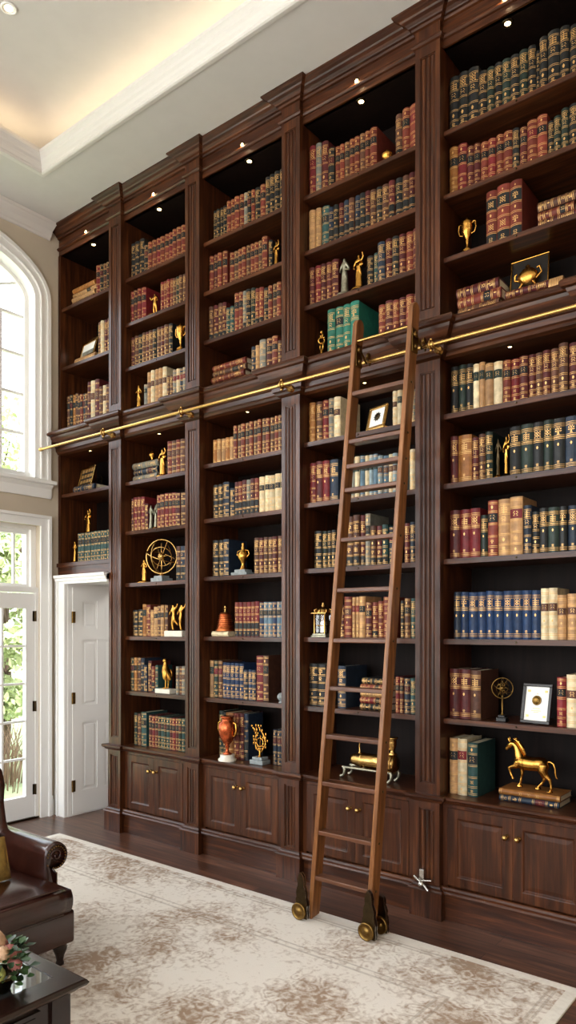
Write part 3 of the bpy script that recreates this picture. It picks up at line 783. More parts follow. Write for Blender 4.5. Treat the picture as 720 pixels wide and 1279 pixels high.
def row(b, rw, crop, runs, sy=YS):
    """runs, in order from the window end: ('r', x0, x1, n, ytop, 'colours', style[, depth]) upright books; ('s', x0, x1, n, ytop, 'colours') a lying pile"""
    z0 = shelf_z(b, rw); idx = 0; pile = 0
    for R in runs:
        kind, xa, xb, n, yt, cols = R[:6]
        cols = cols.split(',')
        if kind == 'r':
            sty = R[6].split(','); dep = R[7] if len(R) > 7 else None
            X0 = max(at(crop, xa, yt, sy)[0], (PX[b - 1][1] if b else -5.57) + .005); X1 = min(at(crop, xb, yt, sy)[0], PX[b][0] - .004)
            H = max(.12, at(crop, xa, yt, sy)[1] - z0)
            ws = [1 + rnd.uniform(-.1, .1) for _ in range(n)]; tot = sum(ws); x = X0
            hv = rnd.uniform(.985, 1.0)
            for k in range(n):
                w = (X1 - X0) * ws[k] / tot
                h = H * (hv + (rnd.uniform(-.012, .012) if n > 1 else 0))
                d = dep or rnd.uniform(.19, .225)
                cl = cols[k % len(cols)]; st = sty[k % len(sty)]
                idx += 1
                lab = f"{BC[cl][1]} {FEAT[st]} book, {ORD[idx - 1]} from the window end, {SHP[rw]}, {BPH[b]}"
                BOOKS.append(dict(loc=(x + w / 2, sy + rnd.uniform(-.005, .005), z0 + .0006), rot=(0, 0, 0), w=w - .0012, h=h, d=d, sty=st, col=cl, label=lab,
                                  group=f"upright books, {SHP[rw]}, {BPH[b]}", seed=len(BOOKS)))
                x += w
        else:
            fx = R[6] if len(R) > 6 else sy
            X0 = at(crop, xa, yt, fx)[0]; X1 = min(at(crop, xb, yt, fx)[0], PX[b][0] - .02)
            H = at(crop, xa, yt, fx)[1] - z0; t = H / n
            pile += 1
            for k in range(n):
                z = z0 + H - (k + 1) * t
                cl = cols[k % len(cols)]
                off = rnd.uniform(0, .012)
                wh = (X1 - X0) - rnd.uniform(0, .03) + (n - 1 > k) * 0
                pos = 'lone' if n == 1 else 'topmost' if k == 0 else 'bottom' if k == n - 1 else ORD[k] + ' from top'
                what = 'of the ' + ('tall ' if n > 3 else 'low ' if n == 2 else '') + 'pile' if n > 1 else ''
                lab = f"{BC[cl][1]} book lying {pos} {what}, {SHP[rw]}, {BPH[b]}".replace(' ,', ',')
                BOOKS.append(dict(loc=(X0 + off, fx + rnd.uniform(-.006, .006), z + t / 2 + .0004 + z0 * 0), rot=(0, PI / 2, 0), w=t - .001, h=wh, d=.19, sty=('bare' if 'org' in cols else 'band') if k % 2 == 0 else 'label', col=cl, label=lab,
                                  group=f"lying books, {SHP[rw]}, {BPH[b]}", seed=len(BOOKS)))
# --- horse bay
row(4, 'u0', 'E1', [('r', 68, 138, 2, 303, 'blk', 'band'), ('r', 138, 178, 1, 268, 'blk', 'band'), ('r', 178, 397, 7, 281, 'blk,grn', 'band'), ('r', 397, 410, 1, 197, 'blk', 'band'), ('r', 410, 440, 1, 152, 'blk', 'band'), ('r', 441, 522, 2, 130, 'blk', 'band'), ('r', 524, 560, 1, 106, 'blk', 'band')])
row(4, 'u1', 'E1', [('r', 66, 98, 1, 568, 'org', 'label'), ('r', 99, 134, 1, 558, 'crim', 'label'), ('r', 134, 184, 2, 566, 'mar', 'label'), ('r', 184, 307, 4, 545, 'red,crim,red', 'label'), ('r', 307, 333, 1, 497, 'blk', 'band'), ('r', 334, 362, 1, 490, 'mar', 'label'), ('r', 363, 400, 1, 466, 'red', 'labr'), ('r', 400, 439, 1, 449, 'red', 'label'), ('r', 440, 464, 1, 466, 'blk', 'band'), ('r', 464, 491, 1, 450, 'grn', 'band'), ('r', 493, 521, 1, 420, 'grn', 'band'), ('r', 522, 560, 1, 405, 'blk', 'band')])
row(4, 'u2', 'E1', [('r', 208, 248, 1, 736, 'red', 'big', .25), ('r', 249, 298, 1, 714, 'red', 'big', .25), ('r', 298, 344, 1, 697, 'red', 'big', .25), ('s', 402, 560, 3, 775, 'brn,red,mar')])
row(4, 'u3', 'E1', [('s', 95, 262, 3, 1103, 'mar,red,brn'), ('s', 275, 445, 2, 1113, 'mar,brn'), ('s', 446, 506, 1, 1064, 'tan')])
row(4, 'l0', 'E2', [('r', 90, 124, 1, 300, 'blk', 'orn'), ('r', 124, 160, 1, 291, 'grn', 'orn'), ('r', 160, 195, 1, 287, 'blk', 'orn'), ('r', 195, 249, 2, 281, 'crm,tan', 'plain'), ('r', 250, 331, 2, 284, 'tan,crm', 'plain'), ('r', 333, 370, 1, 268, 'red', 'label'), ('r', 371, 411, 1, 260, 'crim', 'label'), ('r', 412, 452, 1, 250, 'mar', 'label'), ('r', 453, 596, 4, 240, 'mar,brn', 'band'), ('r', 597, 641, 1, 190, 'brn', 'band'), ('r', 642, 690, 1, 186, 'mar', 'band')])
row(4, 'l1', 'E2', [('r', 88, 123, 1, 626, 'mar', 'orn'), ('r', 124, 187, 1, 619, 'org', 'orn'), ('r', 187, 218, 1, 628, 'mar', 'band'), ('r', 219, 250, 1, 612, 'brn', 'band'), ('r', 251, 286, 1, 604, 'grn', 'band'), ('r', 367, 418, 1, 579, 'blk', 'orn'), ('r', 418, 474, 1, 570, 'grn', 'orn'), ('r', 474, 524, 1, 560, 'blk', 'orn'), ('r', 524, 569, 1, 549, 'grn', 'orn'), ('r', 569, 625, 1, 541, 'blk', 'orn'), ('r', 627, 690, 1, 533, 'nvy', 'orn')])
row(4, 'l2', 'E2', [('r', 84, 130, 1, 970, 'mar', 'orn'), ('r', 130, 179, 1, 966, 'crim', 'orn'), ('r', 179, 228, 1, 962, 'crim', 'orn'), ('r', 230, 264, 1, 994, 'grn', 'orn'), ('r', 264, 311, 1, 924, 'red', 'label'), ('r', 311, 368, 1, 918, 'tan', 'band'), ('r', 368, 428, 1, 908, 'tan', 'labr'), ('r', 428, 467, 1, 947, 'nvy', 'band'), ('r', 470, 506, 1, 975, 'blk', 'band'), ('r', 506, 548, 1, 959, 'blk', 'orn'), ('r', 548, 598, 1, 955, 'grn', 'orn'), ('r', 598, 637, 1, 951, 'blk', 'orn'), ('r', 638, 690, 1, 947, 'nvy', 'orn')])
row(4, 'l3', 'E3', [('r', 104, 136, 1, 150, 'nvy', 'orn'), ('r', 136, 511, 9, 150, 'blu', 'orn'), ('r', 512, 550, 1, 132, 'crm', 'old'), ('r', 550, 591, 1, 128, 'crm', 'old'), ('r', 591, 634, 1, 162, 'tan', 'old'), ('r', 635, 690, 1, 157, 'tan', 'old')])
row(4, 'l4', 'E3', [('r', 82, 128, 1, 507, 'mar', 'orn', .25), ('r', 128, 180, 1, 509, 'mar', 'orn', .25), ('r', 180, 229, 1, 514, 'brn', 'orn', .25), ('r', 588, 632, 1, 547, 'crim', 'label'), ('r', 632, 690, 1, 533, 'crm', 'old')])
row(4, 'l5', 'E3', [('r', 82, 122, 1, 829, 'tan', 'label'), ('r', 122, 166, 1, 834, 'crm', 'labr'), ('r', 169, 216, 1, 853, 'dtl', 'label', .25), ('s', 310, 604, 2, 1068, 'org,nvy', 3.86)])
# --- ladder bay
row(3, 'u0', 'D1', [('r', 92, 119, 1, 355, 'crim', 'band'), ('r', 119, 142, 1, 342, 'gry', 'band'), ('r', 142, 171, 1, 334, 'mar', 'band', .24), ('r', 171, 197, 1, 363, 'blk', 'label'), ('r', 198, 346, 7, 352, 'red,red,brn', 'label'), ('r', 347, 376, 1, 277, 'red', 'label', .27), ('r', 452, 481, 1, 219, 'brn', 'two'), ('r', 481, 512, 1, 195, 'red', 'label'), ('r', 512, 560, 1, 177, 'red', 'labr')])
row(3, 'u1', 'D1', [('r', 90, 116, 1, 624, 'tan', 'band'), ('r', 116, 141, 1, 614, 'tan', 'band'), ('r', 141, 172, 1, 604, 'dtl', 'label'), ('r', 172, 346, 8, 607, 'nvy,blk,mar,nvy,brn', 'pair'), ('r', 346, 424, 3, 535, 'brn,blk', 'band'), ('r', 425, 560, 5, 498, 'mar,blk,brn', 'pair')])
row(3, 'u2', 'D1', [('r', 92, 182, 4, 862, 'mar,crim,mar', 'band'), ('r', 182, 211, 1, 828, 'mar', 'band'), ('r', 335, 360, 1, 815, 'blk', 'band'), ('r', 361, 379, 1, 799, 'dtl', 'band'), ('r', 379, 409, 1, 755, 'nvy', 'band'), ('r', 410, 560, 5, 742, 'mar,blk,mar,red', 'band')])
row(3, 'u3', 'D1', [('r', 168, 200, 1, 1038, 'tea', 'band', .24), ('r', 200, 234, 1, 1027, 'tea', 'label', .24), ('r', 234, 264, 1, 1017, 'tea', 'band', .24), ('r', 264, 299, 1, 1004, 'tea', 'orn', .24), ('r', 380, 408, 1, 1016, 'red', 'band'), ('r', 408, 440, 1, 1000, 'mar', 'band'), ('r', 441, 467, 1, 997, 'red', 'band'), ('r', 467, 560, 3, 986, 'mar,red', 'band')])
row(3, 'l0', 'D2', [('r', 107, 138, 1, 258, 'org', 'band'), ('r', 139, 171, 1, 251, 'brn', 'band'), ('r', 172, 202, 1, 244, 'crim', 'label'), ('r', 202, 229, 1, 234, 'gry', 'label'), ('r', 229, 262, 1, 228, 'crm', 'old', .23), ('r', 523, 546, 1, 195, 'crm', 'old'), ('r', 546, 572, 1, 191, 'crm', 'plain'), ('r', 615, 640, 1, 188, 'gry', 'band')])
row(3, 'l1', 'D2', [('r', 107, 139, 1, 556, 'crim', 'band'), ('r', 139, 174, 1, 550, 'mar', 'orn'), ('r', 174, 208, 1, 546, 'crim', 'orn'), ('r', 209, 251, 1, 540, 'nvy', 'orn'), ('r', 314, 450, 6, 528, 'gry,crm,gbl,crm,pbl,gbl', 'plain'), ('r', 451, 548, 4, 520, 'pbl,gbl,crm,pbl', 'old'), ('r', 608, 640, 1, 488, 'crm', 'band')])
row(3, 'l2', 'D2', [('r', 134, 170, 1, 895, 'blk', 'band'), ('r', 170, 196, 1, 894, 'grn', 'band'), ('r', 196, 242, 2, 890, 'blk', 'band'), ('r', 292, 328, 1, 824, 'brn', 'two'), ('r', 328, 388, 2, 816, 'brn,mar', 'two'), ('r', 388, 413, 1, 808, 'gry', 'label'), ('r', 414, 503, 3, 868, 'brn,mar,dtl', 'two'), ('r', 503, 532, 1, 872, 'nvy', 'labr'), ('r', 583, 609, 1, 855, 'mar', 'band'), ('r', 609, 640, 1, 848, 'nvy', 'band')])
row(3, 'l3', 'D3', [('r', 260, 284, 1, 143, 'mar', 'band'), ('r', 284, 321, 1, 101, 'red', 'old'), ('r', 321, 358, 2, 100, 'tan', 'labr'), ('r', 358, 389, 1, 98, 'tan', 'label'), ('r', 389, 421, 1, 129, 'mar', 'label'), ('r', 421, 450, 1, 129, 'red', 'two'), ('r', 450, 477, 1, 123, 'red', 'band'), ('r', 477, 513, 1, 101, 'red', 'labr'), ('r', 565, 583, 1, 120, 'blk', 'band'), ('r', 583, 613, 1, 108, 'brn', 'label'), ('r', 613, 640, 1, 109, 'dtl', 'band')])
row(3, 'l4', 'D3', [('r', 107, 147, 1, 435, 'blk', 'band'), ('r', 147, 191, 1, 437, 'blk', 'band'), ('r', 250, 291, 1, 444, 'nvy', 'band', .25), ('s', 362, 502, 5, 505, 'blk,red,tan,crim,blk'), ('r', 540, 581, 2, 500, 'crim,mar', 'label'), ('r', 581, 613, 1, 505, 'nvy', 'label'), ('r', 613, 640, 1, 507, 'dtl', 'band')])
# --- middle bay
row(2, 'u0', 'C1', [('r', 100, 164, 4, 393, 'blk', 'band'), ('r', 164, 245, 4, 350, 'red', 'label'), ('r', 245, 279, 2, 311, 'gry,blk', 'label'), ('r', 279, 296, 1, 296, 'red', 'label'), ('r', 296, 320, 1, 288, 'blk', 'band'), ('r', 320, 345, 1, 273, 'red', 'label'), ('r', 346, 440, 4, 235, 'blk', 'band')])
row(2, 'u1', 'C1', [('r', 82, 142, 3, 610, 'red,mar', 'label'), ('r', 142, 166, 1, 583, 'red', 'label'), ('r', 178, 330, 8, 590, 'red,brn,red', 'label'), ('r', 330, 356, 1, 517, 'red', 'label'), ('r', 362, 380, 1, 532, 'blk', 'band')])
row(2, 'u2', 'C1', [('r', 80, 162, 4, 845, 'brn,mar', 'two'), ('r', 163, 199, 2, 850, 'dtl', 'band'), ('r', 199, 239, 2, 782, 'red', 'label'), ('r', 239, 256, 1, 770, 'gry', 'two'), ('r', 256, 299, 2, 763, 'blk,grn', 'band'), ('r', 300, 338, 2, 757, 'red', 'two'), ('r', 338, 360, 1, 756, 'blk', 'band'), ('r', 360, 440, 4, 745, 'red,brn', 'label')])
row(2, 'u3', 'C1', [('s', 95, 255, 4, 1120, 'red,brn,red,brn'), ('r', 280, 317, 2, 1030, 'nvy,tan', 'two'), ('r', 320, 349, 1, 1000, 'gry', 'band'), ('r', 349, 403, 2, 990, 'mar,red', 'label'), ('r', 403, 440, 2, 998, 'brn', 'two')])
row(2, 'l0', 'C2', [('r', 122, 237, 5, 322, 'org,tan,tan', 'orn'), ('r', 238, 540, 13, 238, 'red,brn', 'label')])
row(2, 'l1', 'C2', [('r', 122, 176, 2, 576, 'blk', 'band'), ('r', 176, 213, 1, 562, 'nvy', 'band'), ('r', 217, 242, 1, 596, 'nvy', 'band'), ('r', 242, 384, 6, 557, 'mar,red,mar,gry', 'pair'), ('r', 385, 540, 5, 531, 'crm', 'label')])
row(2, 'l2', 'C2', [('r', 118, 149, 1, 893, 'blk', 'band'), ('r', 151, 179, 1, 890, 'blk', 'band'), ('r', 179, 211, 1, 887, 'nvy', 'band'), ('r', 358, 540, 7, 878, 'brn,mar,brn', 'band')])
row(2, 'l3', 'C3', [('r', 228, 358, 6, 138, 'red,crim', 'pair'), ('r', 359, 500, 6, 136, 'blu,gbl,gbl', 'label')])
row(2, 'l4', 'C3', [('r', 87, 116, 1, 444, 'tan', 'plain'), ('r', 116, 139, 1, 445, 'grn', 'labr'), ('r', 139, 161, 1, 447, 'brn', 'labr'), ('r', 162, 276, 5, 457, 'blu', 'band'), ('r', 277, 343, 3, 496, 'nvy,blu', 'band'), ('r', 343, 379, 1, 420, 'crim', 'labr', .26), ('r', 380, 409, 1, 420, 'brn', 'label', .26)])
row(2, 'l5', 'C3', [('r', 143, 168, 1, 713, 'grn', 'band'), ('r', 168, 184, 1, 722, 'blk', 'band'), ('r', 184, 223, 1, 720, 'org', 'band'), ('r', 223, 251, 1, 725, 'red', 'band'), ('r', 251, 276, 1, 727, 'mar', 'band'), ('r', 276, 299, 1, 731, 'nvy', 'pair', .16), ('r', 432, 500, 3, 812, 'nvy,nvy', 'label')], 3.88)
# --- second bay
row(1, 'u0', 'B1', [('r', 392, 455, 3, 325, 'blk', 'band'), ('r', 456, 475, 1, 333, 'blk', 'label'), ('r', 476, 590, 6, 318, 'red,red,crim', 'label'), ('r', 591, 670, 4, 259, 'red', 'label')])
row(1, 'u1', 'B1', [('r', 388, 441, 3, 555, 'crim,mar', 'label'), ('r', 441, 463, 1, 532, 'crim', 'label', .25), ('r', 533, 592, 4, 506, 'crim,red', 'band'), ('r', 592, 670, 5, 488, 'brn,grn,brn', 'band')])
row(1, 'u2', 'B1', [('r', 390, 590, 11, 770, 'mar,brn,blk,brn', 'band')])
row(1, 'u3', 'B1', [('r', 455, 471, 1, 990, 'gry', 'plain'), ('r', 471, 562, 5, 931, 'tan,crm,tan', 'old'), ('r', 564, 591, 2, 948, 'brn', 'band'), ('r', 592, 670, 5, 922, 'gry,crm,nvy', 'labr')])
row(1, 'l0', 'B2', [('s', 405, 528, 3, 302, 'gry,nvy,gry'), ('r', 568, 670, 5, 200, 'red,brn', 'old')])
row(1, 'l1', 'B2', [('r', 387, 405, 1, 468, 'mar', 'band'), ('r', 405, 459, 3, 464, 'crim,red', 'band'), ('r', 461, 476, 1, 490, 'mar', 'band'), ('r', 518, 606, 5, 450, 'crim,red', 'label'), ('r', 606, 670, 3, 438, 'mar,brn', 'label')])
row(1, 'l2', 'B2', [('r', 608, 670, 3, 692, 'brn,nvy', 'pair')])
row(1, 'l3', 'B3', [('r', 195, 256, 2, 221, 'blk', 'band'), ('r', 258, 282, 1, 185, 'org', 'plain'), ('r', 282, 309, 1, 187, 'red', 'band'), ('r', 311, 333, 1, 222, 'tan', 'band'), ('r', 335, 361, 1, 200, 'tan', 'label'), ('r', 361, 424, 3, 192, 'brn,tan', 'label')])
row(1, 'l4', 'B3', [('r', 175, 202, 1, 541, 'grn', 'label'), ('r', 202, 246, 2, 540, 'org,brn', 'label'), ('r', 246, 269, 1, 541, 'nvy', 'pair'), ('r', 269, 290, 1, 588, 'nvy', 'band'), ('r', 294, 316, 1, 560, 'mar', 'band'), ('r', 320, 340, 1, 597, 'red', 'pair'), ('r', 340, 358, 1, 590, 'dtl', 'old', .15), ('r', 482, 560, 4, 597, 'gry,brn', 'old')])
row(1, 'l5', 'B3', [('r', 205, 248, 2, 905, 'grn,brn', 'band'), ('r', 250, 286, 1, 900, 'dtl', 'label'), ('r', 303, 560, 13, 922, 'mar,crim,mar,grn,dtl,grn,dtl', 'label')])
# --- door bay
row(0, 'u0', 'A1', [('s', 118, 228, 4, 538, 'org,tan,tan,brn'), ('r', 232, 249, 1, 430, 'crim', 'label'), ('r', 249, 310, 4, 424, 'blk,brn', 'label')])
row(0, 'u1', 'A1', [('s', 128, 230, 1, 868, 'tan'), ('r', 238, 310, 5, 696, 'brn,crm,mar', 'band')])
row(0, 'u2', 'A1', [('r', 92, 142, 4, 1045, 'brn,blk,org', 'label'), ('r', 142, 188, 4, 1040, 'brn,red,nvy', 'label'), ('r', 188, 245, 3, 977, 'mar,crm', 'old'), ('r', 246, 310, 4, 1000, 'brn,crm', 'old')])
row(0, 'l0', 'A2', [('s', 125, 230, 1, 412, 'nvy', 3.83)])
row(0, 'l1', 'A2', [('r', 143, 310, 11, 632, 'dtl', 'label')])

def area(b):
    x, y, z = b['loc']
    p = [proj(x + dx, y, z + dz) for dx in ((-b['w'] / 2, b['w'] / 2) if not b['rot'][1] else (0, b['h'])) for dz in ((0, b['h']) if not b['rot'][1] else (0, b['w']))]
    xs = [min(max(q[0], 0), 720) for q in p]; ys_ = [min(max(q[1], 0), 1279) for q in p]
    return (max(xs) - min(xs)) * b['h' if not b['rot'][1] else 'w'] * 906 / (-CS * x + CC * y)
for b in BOOKS: b['area'] = area(b)
order = sorted(range(len(BOOKS)), key=lambda k: -BOOKS[k]['area'])
own = set(order[:300])
rest, rmats = MB(), []
def mi(name):
    if name not in rmats: rmats.append(name)
    return rmats.index(name)
for k, b in enumerate(BOOKS):
    c, p, l, g = book_parts(b['w'], b['h'], b['d'], b['sty'], b['seed'])
    lm = ('leather_blk' if b['sty'] == 'big' else LAB[STY[b['sty']][2][2]]) if STY[b['sty']][2] else None
    if b['sty'] == 'label' and b['col'] in ('blk', 'nvy', 'grn'): lm = 'leather_mar'
    if k in own:
        n0 = len(c.v); c.v += g.v; c.f += [tuple(i + n0 for i in f) for f in g.f]; c.m += [1] * len(g.f); c.sm += g.sm
        o = c.build('book', ['leather_' + b['col'], 'gilt'], None, b['loc'], b['rot'])
        tag(o, b['label'], 'book', b['group'])
        p.build('page_block', 'paper', o)
        for q in l or []: q.build('spine_label', lm, o, fix=False)
    else:
        M = Matrix.Translation(b['loc']) @ Matrix.Rotation(b['rot'][1], 4, 'Y')
        for q, mname in [(c, 'leather_' + b['col']), (p, 'paper'), (g, 'gilt')] + [(x, lm) for x in l or []]:
            if q is None: continue
            s0 = len(rest.v); m0 = mi(mname)
            rest.v += [tuple(M @ Vector(v)) for v in q.v]
            rest.f += [tuple(i + s0 for i in f) for f in q.f]; rest.m += [m0] * len(q.f); rest.sm += q.sm
o = rest.build('book_mass', rmats)
tag(o, 'smaller and farther leather books filling the rest of the shelves', 'books', kind='stuff')
print('BOOKS', len(BOOKS), 'smallest own', BOOKS[order[min(299, len(order) - 1)]]['area'])
# ------------------------------------------------------------------ brass rail and rolling ladder
RYY, RZ = 3.575, 3.188
t = thing('ladder_rail', 'long polished brass ladder rail running along the bookcase ledge', 'rail', (-3.2, RYY, RZ))
MB().lathe([(.0115, -2.36), (.0115, 2.36)], n=14, axis='x').build('rail_tube', 'brass', t)
MB().lathe([(.0, -.03), (.012, -.026), (.017, -.014), (.017, 0), (.012, .008), (.015, .012), (.015, .02), (.012, .024)], (-2.36, 0, 0), 14, axis='x').build('end_finial', 'brass', t)
for x in (-4.70, -3.81, -2.89, -1.845):
    mb = MB().lathe([(.0, -.024), (.017, -.02), (.02, -.008), (.02, .008), (.017, .02), (0, .024)], (x + 3.2, 0, 0), 14, axis='x')
    mb.lathe([(.009, 0), (.009, .07), (.022, .075), (.024, .09), (.024, .105)], (x + 3.2, 0, -.0), 12, axis='y')
    mb.ball((x + 3.2, -.0, -.03), .009); mb.ball((x + 3.2, 0, .03), .009)
    mb.ring((x + 3.2, 0, 0), .024, .005, 'x', 18)
    mb.build('rail_bracket', 'brass', t)

def lerp(a, b, t): return tuple(p + (q - p) * t for p, q in zip(a, b))
SW, SD = .028, .078
LB, LTp = (-2.438, 3.300, .0), (-2.262, 3.496, 3.36)      # left stile centre line
RB, RTp = (-2.060, 3.300, .0), (-1.905, 3.496, 3.36)
t = thing('rolling_ladder', 'tall brown wooden rolling library ladder leaning against the brass rail', 'ladder', (-2.25, 3.30, .0))
ox, oy, oz = t.location
def loc(o): o.location = (-ox, -oy, -oz); return o
def stile(a, b):
    """long board with a rounded head; width along X, depth square to the lean"""
    A, B = Vector(a), Vector(b); ax = (B - A).normalized(); L = (B - A).length
    dp = Vector((0, 1, 0)); dp = (dp - ax * dp.dot(ax)).normalized(); sx = Vector((1, 0, 0)); sx = (sx - ax * sx.dot(ax) - dp * sx.dot(dp)).normalized()
    h = SD / 2
    pr = [(-h, .016), (h, .03)] + [(h * math.cos(PI * k / 12), L + h * 1.2 * math.sin(PI * k / 12)) for k in range(13)]
    mb = MB(); n = len(pr); c = .003
    vs = []
    for s_, ins in ((-SW / 2, c), (-SW / 2 + c, 0), (SW / 2 - c, 0), (SW / 2, c)):
        for d, l in pr:
            k = 1 - ins / h
            vs.append(A + ax * (l if ins == 0 else L / 2 + (l - L / 2) * (1 - ins / L)) + dp * (d * k) + sx * s_)
    fs = [(j * n + i, j * n + (i + 1) % n, (j + 1) * n + (i + 1) % n, (j + 1) * n + i) for j in range(3) for i in range(n)]
    fs += [tuple(range(n))[::-1], tuple(range(3 * n, 4 * n))]
    mb.add(vs, fs)
    # bolts where the treads are housed
    return mb, ax, dp
for a, b in ((LB, LTp), (RB, RTp)):
    mb, ax, dp = stile(a, b)
    st = loc(mb.build('stile', 'ladder_wood', t))
ys = [492, 552, 583, 612.5, 674.5, 737.5, 800, 860, 920, 978.5, 1040, 1096.5]
for yy in ys:
    lo, hi = 0, 1
    for _ in range(40):
        md = (lo + hi) / 2; p = lerp(LB, LTp, md)
        if proj(p[0] + SW / 2, p[1] - .03, p[2])[1] > yy: lo = md
        else: hi = md
    p, q = lerp(LB, LTp, lo), lerp(RB, RTp, lo)
    odd = yy == 583
    d = .034; h = .012
    o = loc(MB().bbox(p[0] + SW / 2 - .004, q[0] - SW / 2 + .004, p[1] - d, p[1] + d, p[2] - h, p[2] + h, .004).build('tread', 'tread_wood', t))
    MB().lathe([(.007, 0), (.006, .003), (0, .004)], (q[0] + SW / 2, q[1], q[2]), 10, axis='x').build('bolt', 'bronze', o)
# slim brass cross rod near the head
p, q = lerp(LB, LTp, .975), lerp(RB, RTp, .975)
loc(MB().tube([(p[0] + SW / 2, p[1] - .02, p[2]), (q[0] - SW / 2, q[1] - .02, q[2])], .008, 10).build('cross_rod', 'brass', t))
for a, b in ((LB, LTp), (RB, RTp)):
    p = lerp(a, b, .955)
    x = p[0] + SW / 2
    mb = MB().box(x, x + .005, p[1] - .028, p[1] + .03, p[2] - .075, p[2] + .05)
    mb.lathe([(.016, 0), (.018, .008), (.008, .012), (0, .013)], (x + .004, p[1], p[2] + .02), 12, axis='x').lathe([(.012, 0), (.014, .008), (0, .012)], (x + .004, p[1], p[2] - .045), 12, axis='x')
    # hook that wraps the rail
    pts = [(x + .008, p[1] + .0, RZ + .05)] + [(x + .008, RYY + .024 * math.cos(w), RZ + .024 * math.sin(w)) for w in [PI * (1.25 - k * .145) for k in range(11)]]
    mb.tube(pts, .006, 8)
    mb.lathe([(.016, -.006), (.018, 0), (.016, .006)], (x + .012, RYY, RZ + .033), 12, axis='x')
    loc(mb.build('rail_hook', 'dark_brass', t))
# castors: scalloped side plates with a brass wheel, before and behind each stile
def castor(x, y, s=1.0):
    zc = .048
    right = [(.046, 0), (.05, .02), (.046, .05), (.048, .075), (.044, .1), (.036, .115), (.04, .14), (.032, .165), (.024, .18), (.026, .205), (.018, .235), (.0, .255)]
    out = [(u * s, .012 + zc * .2 + v * s) for u, v in right] + [(-u * s * .72, .012 + zc * .2 + v * s) for u, v in reversed(right[:-1])]
    out = [(-.034, .02)] + [] + [(.036, .02)] + out if False else out
    mb = MB()
    for ya in (y - .012, y + .006): mb.prism([(x + u, v) for u, v in out], 'y', ya, ya + .006, edge=1)
    o = loc(mb.build('castor_plate', ['bronze', 'steel'], t))
    w = MB().lathe([(.0, -.01), (.014, -.0105), (.016, -.006), (.038, -.006), (.04, -.009), (.047, -.008), (.048, 0), (.047, .008), (.04, .009), (.038, .006), (.016, .006), (.014, .0105), (0, .01)], (x - .004, y - .018, .0605), 22, axis='y')
    w.lathe([(.01, 0), (.01, .02)], (x - .004, y - .014, .0605), 10, axis='y'); w.build('castor_wheel', 'dark_brass', o)
castor(-2.478, 3.242); castor(-2.034, 3.242); castor(-2.024, 3.36, .8)

# ------------------------------------------------------------------ ornaments on the shelves
def zrow(b, r): return shelf_z(b, r)
def spot(b, r, px, Y=3.86):
    z = zrow(b, r); return (onY(px, 600, Y)[0], Y, z + .0008)
def hgt(b, r, px, py, Y=3.86): return onY(px, py, Y)[1] - zrow(b, r)
def cup(name, label, loc_, h, r, mat='gold', handles=True, base='black_stone', pr=None):
    t = thing(name, label, 'ornament', loc_)
    b = .14 * h
    MB().lathe([(r * .75, 0), (r * .78, b * .3), (r * .6, b * .5), (r * .6, b)], n=18).build('base', base, t)
    body = pr or [(.3, .14), (.42, .17), (.16, .22), (.12, .32), (.22, .38), (.16, .42), (.5, .55), (.62, .68), (.58, .8), (.66, .86), (.6, .87), (.34, .9), (.1, .93), (.14, .97), (0, 1.0)]
    MB().lathe([(q * r, v * h) for q, v in body], n=20).build('cup_body', mat, t)
    if handles:
        for s_ in (1, -1):
            MB().tube([(s_ * r * u, 0, h * v) for u, v in ((.5, .56), (.85, .58), (1.02, .7), (.95, .84), (.75, .87), (.62, .82))], r * .09, 8).build('handle', 'gold' if mat == 'red_gilt' else mat, t)
    return t
def figure(name, label, loc_, h, mat='gold', pose=0, base='gold', facing=0, bw=.24, wx=1):
    """small standing statuette on a turned foot"""
    t = thing(name, label, 'ornament', loc_, facing); t.scale = (wx, min(1, wx + .3), 1)
    MB().lathe([(h * bw, 0), (h * bw, h * .03), (h * bw * .8, h * .05), (h * bw * .62, h * .09)], n=18).build('base', base, t)
    s = h * .91
    P = [(0, 0, .5), (0, 0, .62), (0, -.01, .74), (0, -.01, .82), (0, -.015, .88), (0, -.02, .955),
         (-.06, 0, .46), (-.075, -.02, .26), (-.07, .01, .03), (-.075, -.05, .01), (.06, 0, .46), (.06, .03, .26), (.065, .04, .03), (.065, -.02, .01),
         (-.11, 0, .78), (.11, 0, .78)]
    arms = [((-.2, -.02, .64), (-.13, -.09, .54), (.2, -.04, .86), (.17, -.07, 1.0)), ((-.21, -.03, .7), (-.27, -.08, .84), (.2, -.03, .66), (.24, -.1, .56)),
            ((-.2, 0, .62), (-.1, -.1, .66), (.2, 0, .62), (.08, -.11, .62))][pose % 3]
    P += list(arms)
    E = [(0, 1), (1, 2), (2, 3), (3, 4), (4, 5), (0, 6), (6, 7), (7, 8), (8, 9), (0, 10), (10, 11), (11, 12), (12, 13), (3, 14), (14, 16), (16, 17), (3, 15), (15, 18), (18, 19)]
    Rr = [.085, .075, .09, .07, .035, .058, .065, .048, .03, .026, .065, .048, .03, .026, .05, .05, .034, .026, .034, .026]
    skin('body', [(x * s, y * s, z * s) for x, y, z in P], E, [r * s for r in Rr], mat, t, (0, 0, h * .085))
    if pose != 1:   # draped robe
        MB().lathe([(.15 * s, .0), (.135 * s, .15 * s), (.1 * s, .35 * s), (.085 * s, .5 * s)], (0, 0, h * .085), 16, sy=.75).build('robe', mat, t)
    return t
